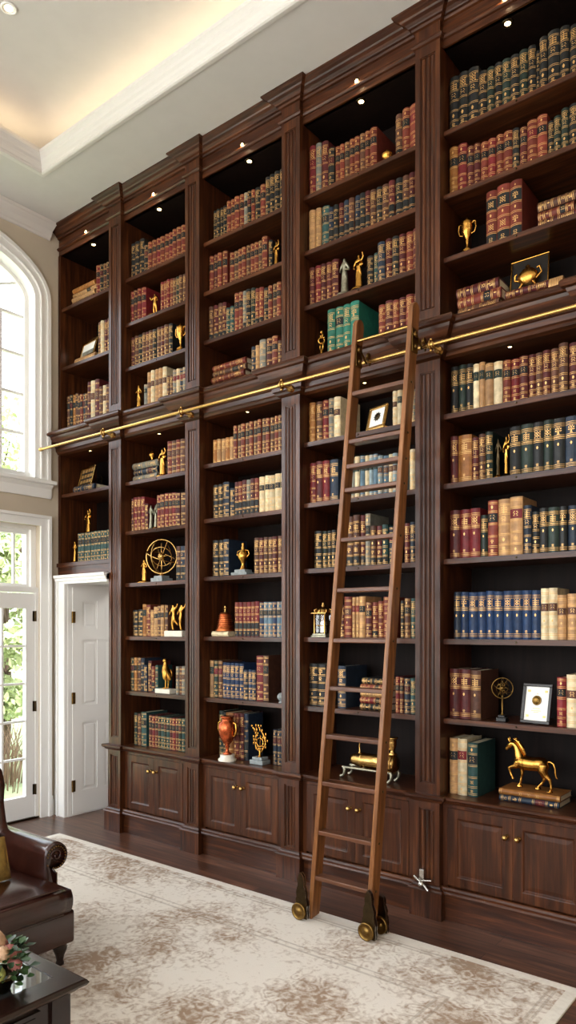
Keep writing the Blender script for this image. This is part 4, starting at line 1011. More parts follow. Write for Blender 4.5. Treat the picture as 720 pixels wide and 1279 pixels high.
def armillary(name, label, loc_, h, R, mat='brass', base='grey_marble', wheel=False):
    t = thing(name, label, 'ornament', loc_)
    hb = .09 * h
    MB().bbox(-.5 * R, .5 * R, -.42 * R, .42 * R, 0, hb, .003).bbox(-.34 * R, .34 * R, -.3 * R, .3 * R, hb, hb * 1.6, .003).build('base', base, t)
    zc = h - R
    MB().lathe([(.2 * R, hb * 1.6), (.1 * R, hb * 2.0), (.06 * R, hb * 2.4), (.1 * R, (hb * 2.4 + zc - R) / 2), (.06 * R, zc - R), (.1 * R, zc - R + .01), (.0, zc - R + .02)], n=12).build('stem', mat, t)
    mb = MB(); r = R * .04
    mb.ring((0, 0, zc), R, r * 1.3, 'y', tilt=Matrix.Rotation(math.radians(20), 3, 'Z'))
    mb.ring((0, 0, zc), R * .94, r, 'y', tilt=Matrix.Rotation(math.radians(100), 3, 'Z'))
    mb.ring((0, 0, zc), R * .9, r, 'z', tilt=Matrix.Rotation(math.radians(24), 3, 'Y'))
    mb.ring((0, 0, zc), R * .6, r, 'y', tilt=Matrix.Rotation(math.radians(40), 3, 'Z') @ Matrix.Rotation(math.radians(30), 3, 'X'))
    mb.build('rings', mat, t)
    g = MB().ball((0, 0, zc), R * .24, u=16, v=10)
    for k in range(8):
        a = PI * k / 4
        g.tube([(0, 0, zc), (R * .8 * math.cos(a) * .95, -R * .2 * math.cos(a), zc + R * .8 * math.sin(a))], [R * .06, R * .012], 6)
    g.tube([(-R * .5, -.0, zc - R * .85), (R * .5, 0, zc + R * .85)], R * .025, 6)
    g.build('globe', mat, t)
    return t
def frame(name, label, loc_, w, h, mat, art, lean=14, bw=.16, rz=0, marks=()):
    """easel picture frame leaning back on a strut"""
    t = thing(name, label, 'picture frame', loc_, rz)
    rot = (-math.radians(lean), 0, 0)
    b = w * bw; d = .016
    mb = MB()
    for x0, x1, z0, z1 in ((-w / 2, w / 2, 0, b), (-w / 2, w / 2, h - b, h), (-w / 2, -w / 2 + b, b, h - b), (w / 2 - b, w / 2, b, h - b)):
        mb.bbox(x0, x1, -d, 0, z0, z1, .003)
    o = mb.build('frame_border', mat, t, (0, 0, .002), rot)
    pm = MB().box(-w / 2 + b * .8, w / 2 - b * .8, -d * .4, -.001, b * .8, h - b * .8)
    for x0, x1, z0, z1 in marks: pm.box(x0, x1, -d * .4 - .0008, -.002, z0, z1, 1)
    pm.build('picture', ['mat_white' if art else 'black_frame', 'gilt'], t, (0, 0, .002), rot)
    MB().prism([(0, .0), (h * .42, 0), (h * .40, .008), (h * math.sin(math.radians(lean)) * .7 + .004, h * .68)], 'x', -.012, .012).build('easel_strut', mat, t)
    return t, rot
# horse bay
cup('trophy_cup', 'small gold two-handled trophy on the third shelf of the horse bay', spot(4, 'u2', 584), hgt(4, 'u2', 584, 272), .052, base='gold')
x, y, z = spot(4, 'u3', 661, 3.95)
Hf = .21
t, rot = frame('relief_frame', 'thin gilt square frame holding a gold teapot relief above low books', (x, 3.955, z + .075), .215, .215, 'gold', False, 8, .035)
mb = MB().lathe([(.03, .0), (.055, .018), (.068, .045), (.058, .075), (.035, .098), (.014, .106), (.018, .115), (.01, .122), (0, .128)], (0, -.03, .045), 18, sy=.45)
mb.tube([(-.05, -.03, .075), (-.085, -.03, .085), (-.085, -.03, .12), (-.07, -.03, .125)], .008, 8).tube([(.055, -.03, .07), (.09, -.03, .1), (.08, -.03, .14), (.06, -.03, .135)], .007, 8)
for sx in (-.04, .04): mb.tube([(sx * .9, -.03, .055), (sx * 1.3, -.035, .03), (sx * 1.5, -.035, .018)], [.011, .008, .01], 8)
mb.build('relief', 'gold', t, (.004, -.004, .012)).scale = (.84, .9, .84)
figure('figurine', 'dark gilt standing figurine left between brown and black books in the horse bay', spot(4, 'l1', 623.2), .235, 'bronze', 2, 'gold', wx=.42)
figure('figurine', 'gilt-robed standing figurine beside the tall black gilt books of the horse bay', spot(4, 'l1', 633.4), .24, 'gold', 0, 'bronze', wx=.42)
armillary('armillary_globe', 'dark wire armillary globe on a black base in the horse bay', spot(4, 'l4', 628), hgt(4, 'l4', 628, 847), .056, 'dark_brass', 'black_stone')
def medal(t, rot, h, mat='bronze', r=.026):
    mb = MB().lathe([(r, 0), (r, -.004), (r * .8, -.006), (r * .75, -.003), (0, -.005)], (0, -.008, h), 20, axis='y')
    o = mb.build('medallion', mat, t, (0, 0, .002), rot)
    for k in range(8):
        a = PI * k / 4
        MB
    return o
x, y, z = spot(4, 'l4', 670, 3.86)
t, rot = frame('certificate_frame', 'dark framed white certificate with a bronze medallion standing on the horse bay shelf', (x, 3.85, z), .165, .215, 'black_frame', True, 12, .1, rz=-.12, marks=[(sx * .048 - .008, sx * .048 + .008, zz - .006, zz + .006) for sx in (-1, 1) for zz in (.04, .175)] + [(-ww, ww, zz - .0015, zz + .0015) for zz, ww in ((.082, .02), (.07, .028), (.062, .014), (.16, .004))])
medal(t, rot, .125, 'dark_brass')

# the golden horse on two books
def horse():
    bx = [b for b in BOOKS if b['group'] == 'lying books, countertop, horse bay']
    ztop = LZ[4][5] + onY(540 + 310 / 3.76, 700 + 1068 / 3.76, 3.86)[1] - LZ[4][5]
    s = .000604
    x0 = onY(620 + 290 / 7.2, 950, 3.93)[0]
    t = thing('horse_statue', 'polished gold prancing horse statue standing on two stacked books', 'statue', (x0, 3.925, ztop + .006))
    def Q(u, v, d=0): return ((u - 290) * s, d, (560 - v) * s)
    D = .02
    mb = MB()
    def limb(ps, rs, n=14): mb.tube(ps, [k * s for k in rs], n)
    limb([Q(186, 305), Q(196, 308), Q(220, 320), Q(255, 330), Q(300, 334), Q(350, 334), Q(395, 328), Q(432, 328), Q(458, 336), Q(470, 342)], [22, 46, 64, 69, 66, 63, 66, 62, 44, 18], 18)
    limb([Q(228, 305), Q(208, 264), Q(196, 222), Q(180, 188), Q(152, 164)], [56, 46, 37, 31, 27])
    limb([Q(164, 156), Q(146, 166), Q(124, 184), Q(104, 206), Q(90, 224), Q(82, 232)], [20, 28, 26, 19, 16, 11])
    mb.ball(Q(142, 184), 20 * s, sy=.8)
    limb([Q(226, 296, D * .4), Q(224, 330, D * .7), Q(216, 372, D), Q(222, 402, D), Q(226, 438, D), Q(218, 470, D), Q(213, 506, D), Q(205, 530, D), Q(196, 546, D)], [16, 42, 29, 19, 16, 11, 13, 11, 15])
    limb([Q(216, 296, -D * .4), Q(210, 330, -D * .7), Q(186, 366, -D), Q(152, 374, -D), Q(128, 388, -D), Q(138, 424, -D), Q(152, 456, -D), Q(160, 472, -D), Q(166, 488, -D)], [16, 42, 28, 18, 15, 11, 12, 11, 13])
    limb([Q(428, 296, -D * .3), Q(434, 312, -D * .5), Q(438, 340, -D * .7), Q(438, 385, -D), Q(462, 422, -D), Q(500, 456, -D), Q(508, 490, -D), Q(511, 526, -D), Q(505, 550, -D), Q(492, 568, -D)], [16, 40, 54, 44, 26, 17, 12, 13, 11, 15])
    limb([Q(420, 300, D * .3), Q(422, 316, D * .5), Q(420, 340, D * .7), Q(406, 385, D), Q(414, 425, D), Q(430, 462, D), Q(414, 494, D), Q(396, 518, D), Q(380, 534, D), Q(368, 550, D)], [16, 38, 52, 42, 25, 17, 12, 13, 11, 15])
    fuse(mb.build('body', 'gold', t))
    MB().tube([Q(455, 305), Q(492, 298), Q(520, 315), Q(534, 355), Q(537, 400), Q(545, 432), Q(556, 442)], [.006, .006, .0065, .006, .006, .005, .003], 8).build('tail', 'gold', t)
    mb = MB().tube([Q(160, 122), Q(186, 134), Q(212, 160), Q(234, 194), Q(252, 228), Q(268, 258)], [.005, .009, .011, .012, .011, .006], 8)
    for k, (u, v) in enumerate(((178, 126), (204, 150), (226, 180), (246, 214))): mb.ball(Q(u, v, .003 * (-1) ** k), .011, sx=1.1, sy=.7, sz=1.1, u=8, v=6)
    mb.build('mane', 'gold', t)
    for d in (-.008, .008):
        MB().tube([Q(128, 152, d), Q(118, 128, d * 1.3), Q(115, 108, d * 1.2)], [.006, .006, .001], 6).build('ear', 'gold', t)
    g = MB()
    g.ring(Q(218, 292), .031, .003, 'z', tilt=Matrix.Rotation(math.radians(-20), 3, 'Y')); g.ring(Q(262, 331), .0425, .003, 'x')
    g.build('harness', 'gold', t)
    b_ = MB().bbox(-.165 + .01, .14, -.045, .045, -.0005, .004, .001) if False else None
    for u, v, d in ((200, 548, D), (494, 570, -D), (368, 552, D)):
        MB().lathe([(.016, 0), (.016, .003), (.012, 560 * 0 + max(.004, (560 - v) * s + .004))], (Q(u, v, d)[0], d, 0), 10, sx=1.2).build('hoof', 'gold', t)
horse()
# ladder bay
figure('figurine', 'pale gilt robed figurine second from the maroon books in the ladder bay', spot(3, 'u2', 431, 3.85), hgt(3, 'u2', 432, 322), 'old_silver', 2, 'old_silver', wx=.75)
figure('figurine', 'tall gold robed figurine before the black books in the ladder bay', spot(3, 'u2', 449, 3.84), hgt(3, 'u2', 452, 318), 'gold', 0, 'gold', wx=.85)
t = thing('ring_ornament', 'gold interlaced ring finial on a round foot beside the green books', 'ornament', spot(3, 'u3', 402))
h = hgt(3, 'u3', 402, 405)
mb = MB().lathe([(.05, 0), (.052, .01), (.03, .02), (.012, .03), (.01, .06)], n=16)
mb.build('base', 'gold', t)
mb = MB()
for k, (zz, R) in enumerate(((.085, .026), (.125, .02), (.155, .016))): mb.ring((0, 0, zz), R, .006, 'y', 18, tilt=Matrix.Rotation(math.radians(35 if k % 2 else -30), 3, 'Z'))
mb.ball((0, 0, .18), .012); mb.tube([(-.025, 0, .14), (.025, 0, .14)], .006, 6)
mb.build('rings', 'gold', t)
t = thing('gilt_bowl', 'small gold lidded bowl low on the top shelf behind the ladder', 'ornament', spot(3, 'u0', 484, 3.83))
MB().lathe([(.022, 0), (.024, .006), (.014, .012), (.03, .03), (.036, .045), (.034, .048), (.018, .06), (.006, .064), (.008, .072), (0, .076)], n=16).build('bowl', 'gold', t)
x, y, z = spot(3, 'l0', 470, 3.85)
t, rot = frame('medal_frame', 'gilt picture frame with a bronze medal on white seen between the ladder stiles', (x, 3.85, z + .012), .155, .15, 'brass', True, 14, .1, rz=-.25)
mb = MB().lathe([(.022, 0), (.022, -.004), (.016, -.007), (0, -.006)], (0, -.008, .08), 20, axis='y')
for k in range(10):
    a = 2 * PI * k / 10
    mb.prism([(.02 * math.cos(a - .25), .08 + .02 * math.sin(a - .25)), (.031 * math.cos(a), .08 + .031 * math.sin(a)), (.02 * math.cos(a + .25), .08 + .02 * math.sin(a + .25))], 'y', -.011, -.008)
mb.build('medallion', 'bronze', t, (0, 0, .002), rot)
MB().bbox(-.1, .1, -.035, .05, -.012, 0, .003).build('stand', 'brass', t)
# brass lantern
x, y, z = spot(3, 'l3', 404, 3.87); h = hgt(3, 'l3', 404, 752)
t = thing('lantern', 'antique brass lantern with crown top on the fourth shelf beside the ladder', 'lantern', (x, y, z))
w = .052
MB().bbox(-w * 1.15, w * 1.15, -w * 1.15, w * 1.15, 0, .012, .003).bbox(-w, w, -w, w, .012, .025, .003).build('base', 'old_silver', t)
mb = MB()
for sx in (-1, 1):
    for sy in (-1, 1): mb.lathe([(.008, .025), (.006, .04), (.006, h * .62), (.009, h * .66)], (sx * w * .8, sy * w * .8, 0), 8)
mb.bbox(-w * .8, w * .8, -w * .8, w * .8, h * .32, h * .34, .002)
mb.build('lantern_cage', 'brass', t)
MB().box(-w * .72, w * .72, -w * .72, w * .72, .03, h * .64).build('lantern_glass', 'pane_glass', t)
mb = MB().bbox(-w * 1.2, w * 1.2, -w * 1.2, w * 1.2, h * .66, h * .70, .003)
mb.lathe([(w * 1.0, h * .7), (w * .95, h * .76), (w * .5, h * .84), (w * .3, h * .86), (w * .34, h * .9), (.008, h * .94), (.012, h * .97), (0, h)], n=16)
for k in range(8):
    a = PI * k / 4 + .2; mb.tube([(w * 1.05 * math.cos(a), w * 1.05 * math.sin(a), h * .70), (w * 1.2 * math.cos(a), w * 1.2 * math.sin(a), h * .76), (w * .9 * math.cos(a), w * .9 * math.sin(a), h * .8)], .005, 6)
mb.build('crown_lid', 'brass', t)
MB().lathe([(.02, .03), (.02, .1), (.004, .105), (0, .12)], n=12).build('candle', 'mat_white', t)
# brass cannon-shaped burner
xa = onY(439, 950, 3.86)[0]; xb = onY(503, 950, 3.86)[0]; zc = .7022
t = thing('brass_cannon', 'polished brass barrel ornament on cabriole legs on the ladder bay countertop', 'ornament', ((xa + xb) / 2, 3.87, zc))
L = xb - xa
mb = MB().lathe([(0, -.5 * L + .0), (.03, -.5 * L + .002), (.036, -.5 * L + .02), (.04, -.48 * L + .03), (.046, -.3 * L), (.05, -.28 * L), (.05, -.26 * L), (.046, -.25 * L), (.046, .18 * L), (.052, .2 * L), (.052, .34 * L), (.046, .36 * L), (.04, .38 * L), (0, .385 * L)], (0, 0, .115), 24, axis='x')
mb.lathe([(.05, .2 * L), (.062, .21 * L), (.062, .33 * L), (.05, .34 * L)], (0, 0, .115), 20, axis='x')
mb.build('barrel', 'brass', t)
st = MB()
for yy in (-.045, .045): st.tube([(-.62 * L, yy, .065), (.3 * L, yy, .065)], .008, 8)
st.tube([(-.3 * L, -.045, .065), (-.3 * L, .045, .065)], .008, 8); st.tube([(.28 * L, -.045, .065), (.28 * L, .045, .065)], .008, 8)
for xx in (-.2 * L, .25 * L): st.tube([(xx, -.045, .068), (xx, 0, .074), (xx, .045, .068)], .01, 8)
st.build('cradle', 'old_silver', t)
for xx in (-.6 * L, .32 * L):
    for yy in (-.045, .045):
        MB().tube([(xx, yy, .07), (xx + .012, yy, .055), (xx + .008, yy, .03), (xx - .004, yy, .012), (xx - .018, yy, .007)], [.009, .012, .009, .008, .012], 8).ball((xx - .014, yy, .007), .011, sz=.6).build('leg', 'old_silver', t)
MB().tube([(-.34 * L, 0, .155), (-.34 * L, 0, .17), (-.35 * L, 0, .2), (-.34 * L, 0, .225)], [.012, .005, .004, .004], 8).ball((-.34 * L, 0, .24), .02).build('finial', 'brass', t)
MB().lathe([(.014, .155), (.02, .17), (.008, .18), (.012, .195), (0, .205)], (.1 * L, 0, 0), 14).build('cap', 'brass', t)
MB().lathe([(.02, .165), (.03, .175), (.016, .185), (.014, .2), (.024, .225), (.027, .25), (.024, .265), (.036, .272), (.036, .278), (.02, .276)], (.3 * L, 0, 0), 18).tube([(.3 * L - .02, 0, .2), (.3 * L - .042, 0, .235), (.3 * L - .03, 0, .268)], .006, 8).build('vase', 'brass', t)
# middle bay
figure('figurine', 'gold figurine with raised arm at the end of the second shelf in the middle bay', spot(2, 'u1', 346, 3.85), hgt(2, 'u1', 346, 301, 3.85), 'gold', 0, 'gold', wx=.7)
x, y, z = spot(2, 'l2', 304, 3.86); h = hgt(2, 'l2', 304, 678)
t = thing('finial_trophy', 'slim gold urn finial on a grey marble plinth in the middle bay', 'ornament', (x, y, z))
MB().bbox(-.075, .075, -.05, .05, 0, .02, .003).bbox(-.05, .05, -.04, .04, .02, .04, .003).build('base', 'grey_marble', t)
MB().lathe([(.03, .04), (.018, .06), (.012, .08), (.02, .1), (.036, .12), (.04, .145), (.026, .17), (.012, .185), (.016, .2), (.008, .21), (.014, .225), (.006, h)], n=18).build('urn', 'gold', t)
for s_ in (1, -1): MB().tube([(s_ * .036, 0, .13), (s_ * .058, 0, .15), (s_ * .05, 0, .175), (s_ * .02, 0, .18)], .005, 6).build('handle', 'gold', t)
# copper bell on a cream book
x, y, z = spot(2, 'l3', 281, 3.86)
b0 = onY(266, 787, 3.86)
MBk = book_parts(.036, .165, .11, 'plain', 901)
xb0 = onY(266, 790, 3.82)[0]
o = MBk[0].build('book', 'leather_crm', None, (xb0, 3.815, z + .019), (0, PI / 2, 0)); tag(o, 'cream book lying flat under the copper bell in the middle bay', 'book'); MBk[1].build('page_block', 'paper', o); None
t = thing('copper_bell', 'copper hand bell with a brass top standing on a cream book', 'bell', (x, 3.865, z + .039))
MB().lathe([(.072, 0), (.074, .008), (.066, .02), (.056, .05), (.05, .09), (.046, .12), (.034, .135), (0, .14)], n=22).build('bell_body', 'copper', t)
MB().lathe([(.012, .138), (.007, .15), (.007, .17), (.012, .178), (0, .19)], n=10).tube([(-.014, 0, .168), (.014, 0, .168)], .004, 6).build('bell_handle', 'brass', t)
mb = MB()
for k in range(7): mb.ring((.0, 0, .035 + k * .014), .0595 - k * .0022, .003, 'z', 22)
mb.build('banding', 'red_gilt', t)
t = thing('stone_orb', 'small grey stone orb on a foot beside the pilaster in the middle bay', 'ornament', spot(2, 'l4', 352, 3.83))
MB().lathe([(.02, 0), (.022, .006), (.01, .012), (.02, .02), (.03, .035), (.03, .05), (.018, .066), (0, .07)], n=16).build('orb', 'grey_marble', t)
x, y, z = spot(2, 'l5', 288, 3.82); h = hgt(2, 'l5', 288, 894, 3.82)
cup('urn_trophy', 'tall red and gold two-handled urn trophy on the middle bay countertop', (x, 3.788, z), h, .086, 'red_gilt', True, 'white_marble',
    [(.34, .14), (.4, .16), (.16, .2), (.12, .27), (.22, .32), (.16, .35), (.4, .42), (.66, .54), (.76, .7), (.72, .84), (.5, .9), (.44, .93), (.56, .98), (.58, 1.0), (.3, .99)])
x, y, z = spot(2, 'l5', 325, 3.84); h = hgt(2, 'l5', 325, 905, 3.84)
t = thing('laurel_ornament', 'gold laurel spray sculpture on a grey stone block in the middle bay', 'ornament', (x, y, z))
MB().bbox(-.06, .06, -.045, .045, 0, .03, .004).bbox(-.045, .045, -.035, .035, .03, .05, .004).build('base', 'grey_marble', t)
mb = MB().lathe([(.02, .05), (.008, .06), (.006, .1)], n=10)
for s_ in (-1, 1):
    pts = [(0, 0, .08), (s_ * .035, 0, .11), (s_ * .052, 0, .155), (s_ * .036, 0, .2), (s_ * .012 - .02, 0, h - .02)]
    mb.tube(pts, .004, 6)
    for k in range(9):
        f = k / 8 * 3.99; i = int(f); p = lerp(pts[i], pts[min(i + 1, 4)], f - i)
        for q in (-1, 1): mb.ball((p[0] + q * .011, (-1) ** k * .006, p[2] + .008), .011, sx=.55, sy=.35, sz=1.1, u=8, v=6)
for k in range(5): mb.ball((-.075 + k * .012, 0, h - .015 - k * .016), .012, sx=.9, sy=.4, sz=.7, u=8, v=6)
mb.tube([(0, 0, .1), (.005, 0, .2)], .003, 6).ring((0, 0, .15), .03, .004, 'y', 16)
mb.build('laurel', 'gold', t)
# second bay
figure('figurine', 'gold figurine with spread arms on the second shelf of the second bay', spot(1, 'u1', 194, 3.85), hgt(1, 'u1', 194, 366, 3.85), 'gold', 1, 'gold', bw=.3)
cup('trophy_cup', 'gold cup with tall handles at the end of the third shelf, second bay', spot(1, 'u2', 226, 3.85), hgt(1, 'u2', 226, 404, 3.85), .055, base='gold')
figure('figurine', 'dark gold cloaked figurine beside the cream books of the second bay', spot(1, 'u3', 174, 3.85), hgt(1, 'u3', 174, 480, 3.85), 'gold', 2, 'gold', bw=.34, wx=.8)
figure('figurine', 'gold statuette with raised hand beside the grey pile of the second bay', spot(1, 'l0', 203.5, 3.85), hgt(1, 'l0', 203.5, 560, 3.85), 'gold', 0, 'gold')
x, y, z = spot(1, 'l0', 188, 3.86); zt = onY(60 + 405 / 3.79, 500 + 302 / 3.79, YS)[1]
t = thing('gilt_finial', 'small gold finial standing on the grey pile of books', 'ornament', (x, 3.88, zt + .001))
MB().lathe([(.02, 0), (.012, .01), (.008, .02), (.024, .04), (.026, .055), (.012, .075), (.006, .08), (0, .095)], n=14).build('finial', 'gold', t)
figure('figurine', 'silvered figurine left of a pair between red books of the second bay', spot(1, 'l1', 189, 3.85), hgt(1, 'l1', 189, 629, 3.83), 'old_silver', 2, 'old_silver', bw=.17, wx=.55)
figure('figurine', 'silvered gilt figurine nearer the long red run of the second bay', spot(1, 'l1', 195, 3.85), hgt(1, 'l1', 195, 629, 3.83), 'old_silver', 0, 'gold', bw=.17, wx=.55)
figure('figurine', 'small gold figurine standing alone before the armillary ring', spot(1, 'l2', 180.5, 3.85), hgt(1, 'l2', 180.5, 698, 3.85), 'gold', 2, 'gold', bw=.3)
armillary('armillary_globe', 'large brass armillary sphere with spoked star on a grey block', spot(1, 'l2', 202, 3.87), hgt(1, 'l2', 202, 674, 3.87), .135, 'brass', 'grey_marble')
x, y, z = spot(1, 'l3', 222, 3.85)
t = thing('twin_figurine', 'two gold dancing figures on one white marble block', 'ornament', (x, y, z))
MB().bbox(-.1, .1, -.05, .05, 0, .045, .004).build('base', 'white_marble', t)
for dx, f in ((-.045, 1), (.045, -1)):
    s = .215
    P = [(0, 0, .45), (.02 * f, 0, .62), (0, 0, .78), (-.01 * f, 0, .86), (-.02 * f, 0, .94), (-.06, 0, .25), (-.03, .02, .02), (.09 * f, .04, .3), (.16 * f, .08, .2), (.16, 0, .84), (.24, -.02, .98), (-.15, 0, .7), (-.22, 0, .58)]
    E = [(0, 1), (1, 2), (2, 3), (3, 4), (0, 5), (5, 6), (0, 7), (7, 8), (2, 9), (9, 10), (2, 11), (11, 12)]
    skin('dancer', [(p[0] * s, p[1] * s, p[2] * s) for p in P], E, [v * s for v in (.08, .07, .09, .04, .07, .06, .04, .055, .035, .035, .025, .035, .025)], 'gold', t, (dx, 0, .044))
x, y, z = spot(1, 'l4', 208, 3.85); h = hgt(1, 'l4', 208, 822, 3.85)
t = thing('bird_statue', 'gold standing bird statue on a white block in the second bay', 'ornament', (x, y, z))
MB().bbox(-.085, .085, -.045, .05, 0, .035, .004).build('base', 'white_marble', t)
q = (h - .035) / .29
mb = MB().tube([(.062 * q, 0, .085 * q), (.045 * q, 0, .1 * q), (.015 * q, 0, .13 * q), (-.008 * q, 0, .165 * q), (-.012 * q, 0, .2 * q), (-.012 * q, 0, .235 * q), (-.014 * q, 0, .255 * q)], [v * q for v in (.006, .02, .04, .042, .03, .019, .016)], 14)
mb.ball((-.018 * q, 0, .264 * q), .023 * q).tube([(-.03 * q, 0, .264 * q), (-.058 * q, 0, .258 * q)], [.012 * q, .004 * q], 8)
for d in (-.017, .017): mb.tube([(.01 * q, d * q, .11 * q), (.012 * q, d * q, .06 * q), (.006 * q, d * q, .004)], [.016 * q, .008 * q, .008 * q], 8).tube([(.012 * q, d * q, .005), (-.028 * q, d * q, .004)], .006, 8)
fuse(mb.build('body', 'gold', t, (0, 0, .035)), .0028, 3)
mb = MB()
for s_ in (-1, 1): mb.ball((.014 * q, s_ * .036 * q, .135 * q), .048 * q, sx=.6, sy=.25, sz=1.05)
mb.build('wing', 'gold', t, (0, 0, .035))
# door bay
x, y, z = spot(0, 'u1', 106, 3.9); zt = onY(60 + 128 / 3.79, 220 + 868 / 3.79, YS)[1]
t, rot = frame('landscape_frame', 'gilt framed small painting leaning on a flat book in the door bay', (x + .03, 3.9, zt + .001), .26, .175, 'brass', True, 16, .1, rz=-.1)
MB().box(-.095, .095, -.0078, -.0064, .03, .075).build('painted_ground', 'leather_gry', t, (0, 0, .002), rot)
x, y, z = spot(0, 'l0', 107, 3.9); zt = onY(60 + 125 / 3.79, 500 + 412 / 3.79, 3.83)[1]
t, rot = frame('plaque_frame', 'gilt framed dark plaque with gold rows above a navy book', (x + .01, 3.89, zt + .001), .26, .185, 'brass', False, 14, .07, rz=-.15)
mb = MB()
for r_ in range(3):
    for c_ in range(4): mb.box(-.1 + c_ * .053, -.062 + c_ * .053, -.0095, -.006, .035 + r_ * .05, .065 + r_ * .05)
mb.build('gilt_rows', 'gilt', t, (0, 0, .002), rot)
figure('figurine', 'dim gold figurine behind the framed plaque in the door bay', spot(0, 'l0', 127, 4.085), .2, 'bronze', 1, 'bronze')
x, y, z = spot(0, 'l1', 107, 3.9); zt = onY(60 + 143 / 3.79, 500 + 632 / 3.79, YS)[1]
figure('figurine', 'ornate gold saint figurine standing on top of the dark-teal books', (x, 3.93, zt + .004), hgt(0, 'l1', 107, 636, 3.9) - (zt - z), 'gold', 0, 'gold', bw=.2)
figure('figurine', 'little gold seated-base figurine at the window end beside dark-teal books', spot(0, 'l1', 94, 3.85), hgt(0, 'l1', 94, 675, 3.85), 'gold', 2, 'gold', bw=.26, wx=.6)

# small white-metal latch on the pilaster foot beside the ladder
x, z = onY(526, 1103, 3.70)
t = thing('crank_handle', 'white metal crank handle fixed low on the pilaster beside the ladder', 'latch', (x, 3.707, z))
MB().bbox(-.014, .014, 0, .03, .02, .075, .002).build('back_plate', 'steel', t)
MB().tube([(-.045, -.0, .03), (-.02, -.012, .022), (.0, -.014, .012)], [.008, .009, .011], 8).tube([(.0, -.01, .016), (.03, -.006, .02), (.06, .004, .022)], .005, 8).ball((.006, -.014, -.004), .018, sz=1.2).tube([(.012, -.014, 0), (.03, -.018, -.008), (.052, -.02, -.03)], [.008, .008, .009], 8).build('crank_arm', 'steel', t)
# ------------------------------------------------------------------ rug, armchair, coffee table, flowers
RX0, RX1, RY0, RY1 = -5.03, -1.0, -.6, 3.40
rug_mat(-(RX1 - RX0) / 2, (RX1 - RX0) / 2, -(RY1 - RY0) / 2, (RY1 - RY0) / 2)
mb = MB().bbox(-(RX1 - RX0) / 2, (RX1 - RX0) / 2, -(RY1 - RY0) / 2, (RY1 - RY0) / 2, 0.0005, .011, .003)
o = mb.build('rug', 'rug_wool', None, ((RX0 + RX1) / 2, (RY0 + RY1) / 2, 0))
tag(o, 'large cream and taupe distressed floral rug on the dark wooden floor', 'rug')
RT = .0115

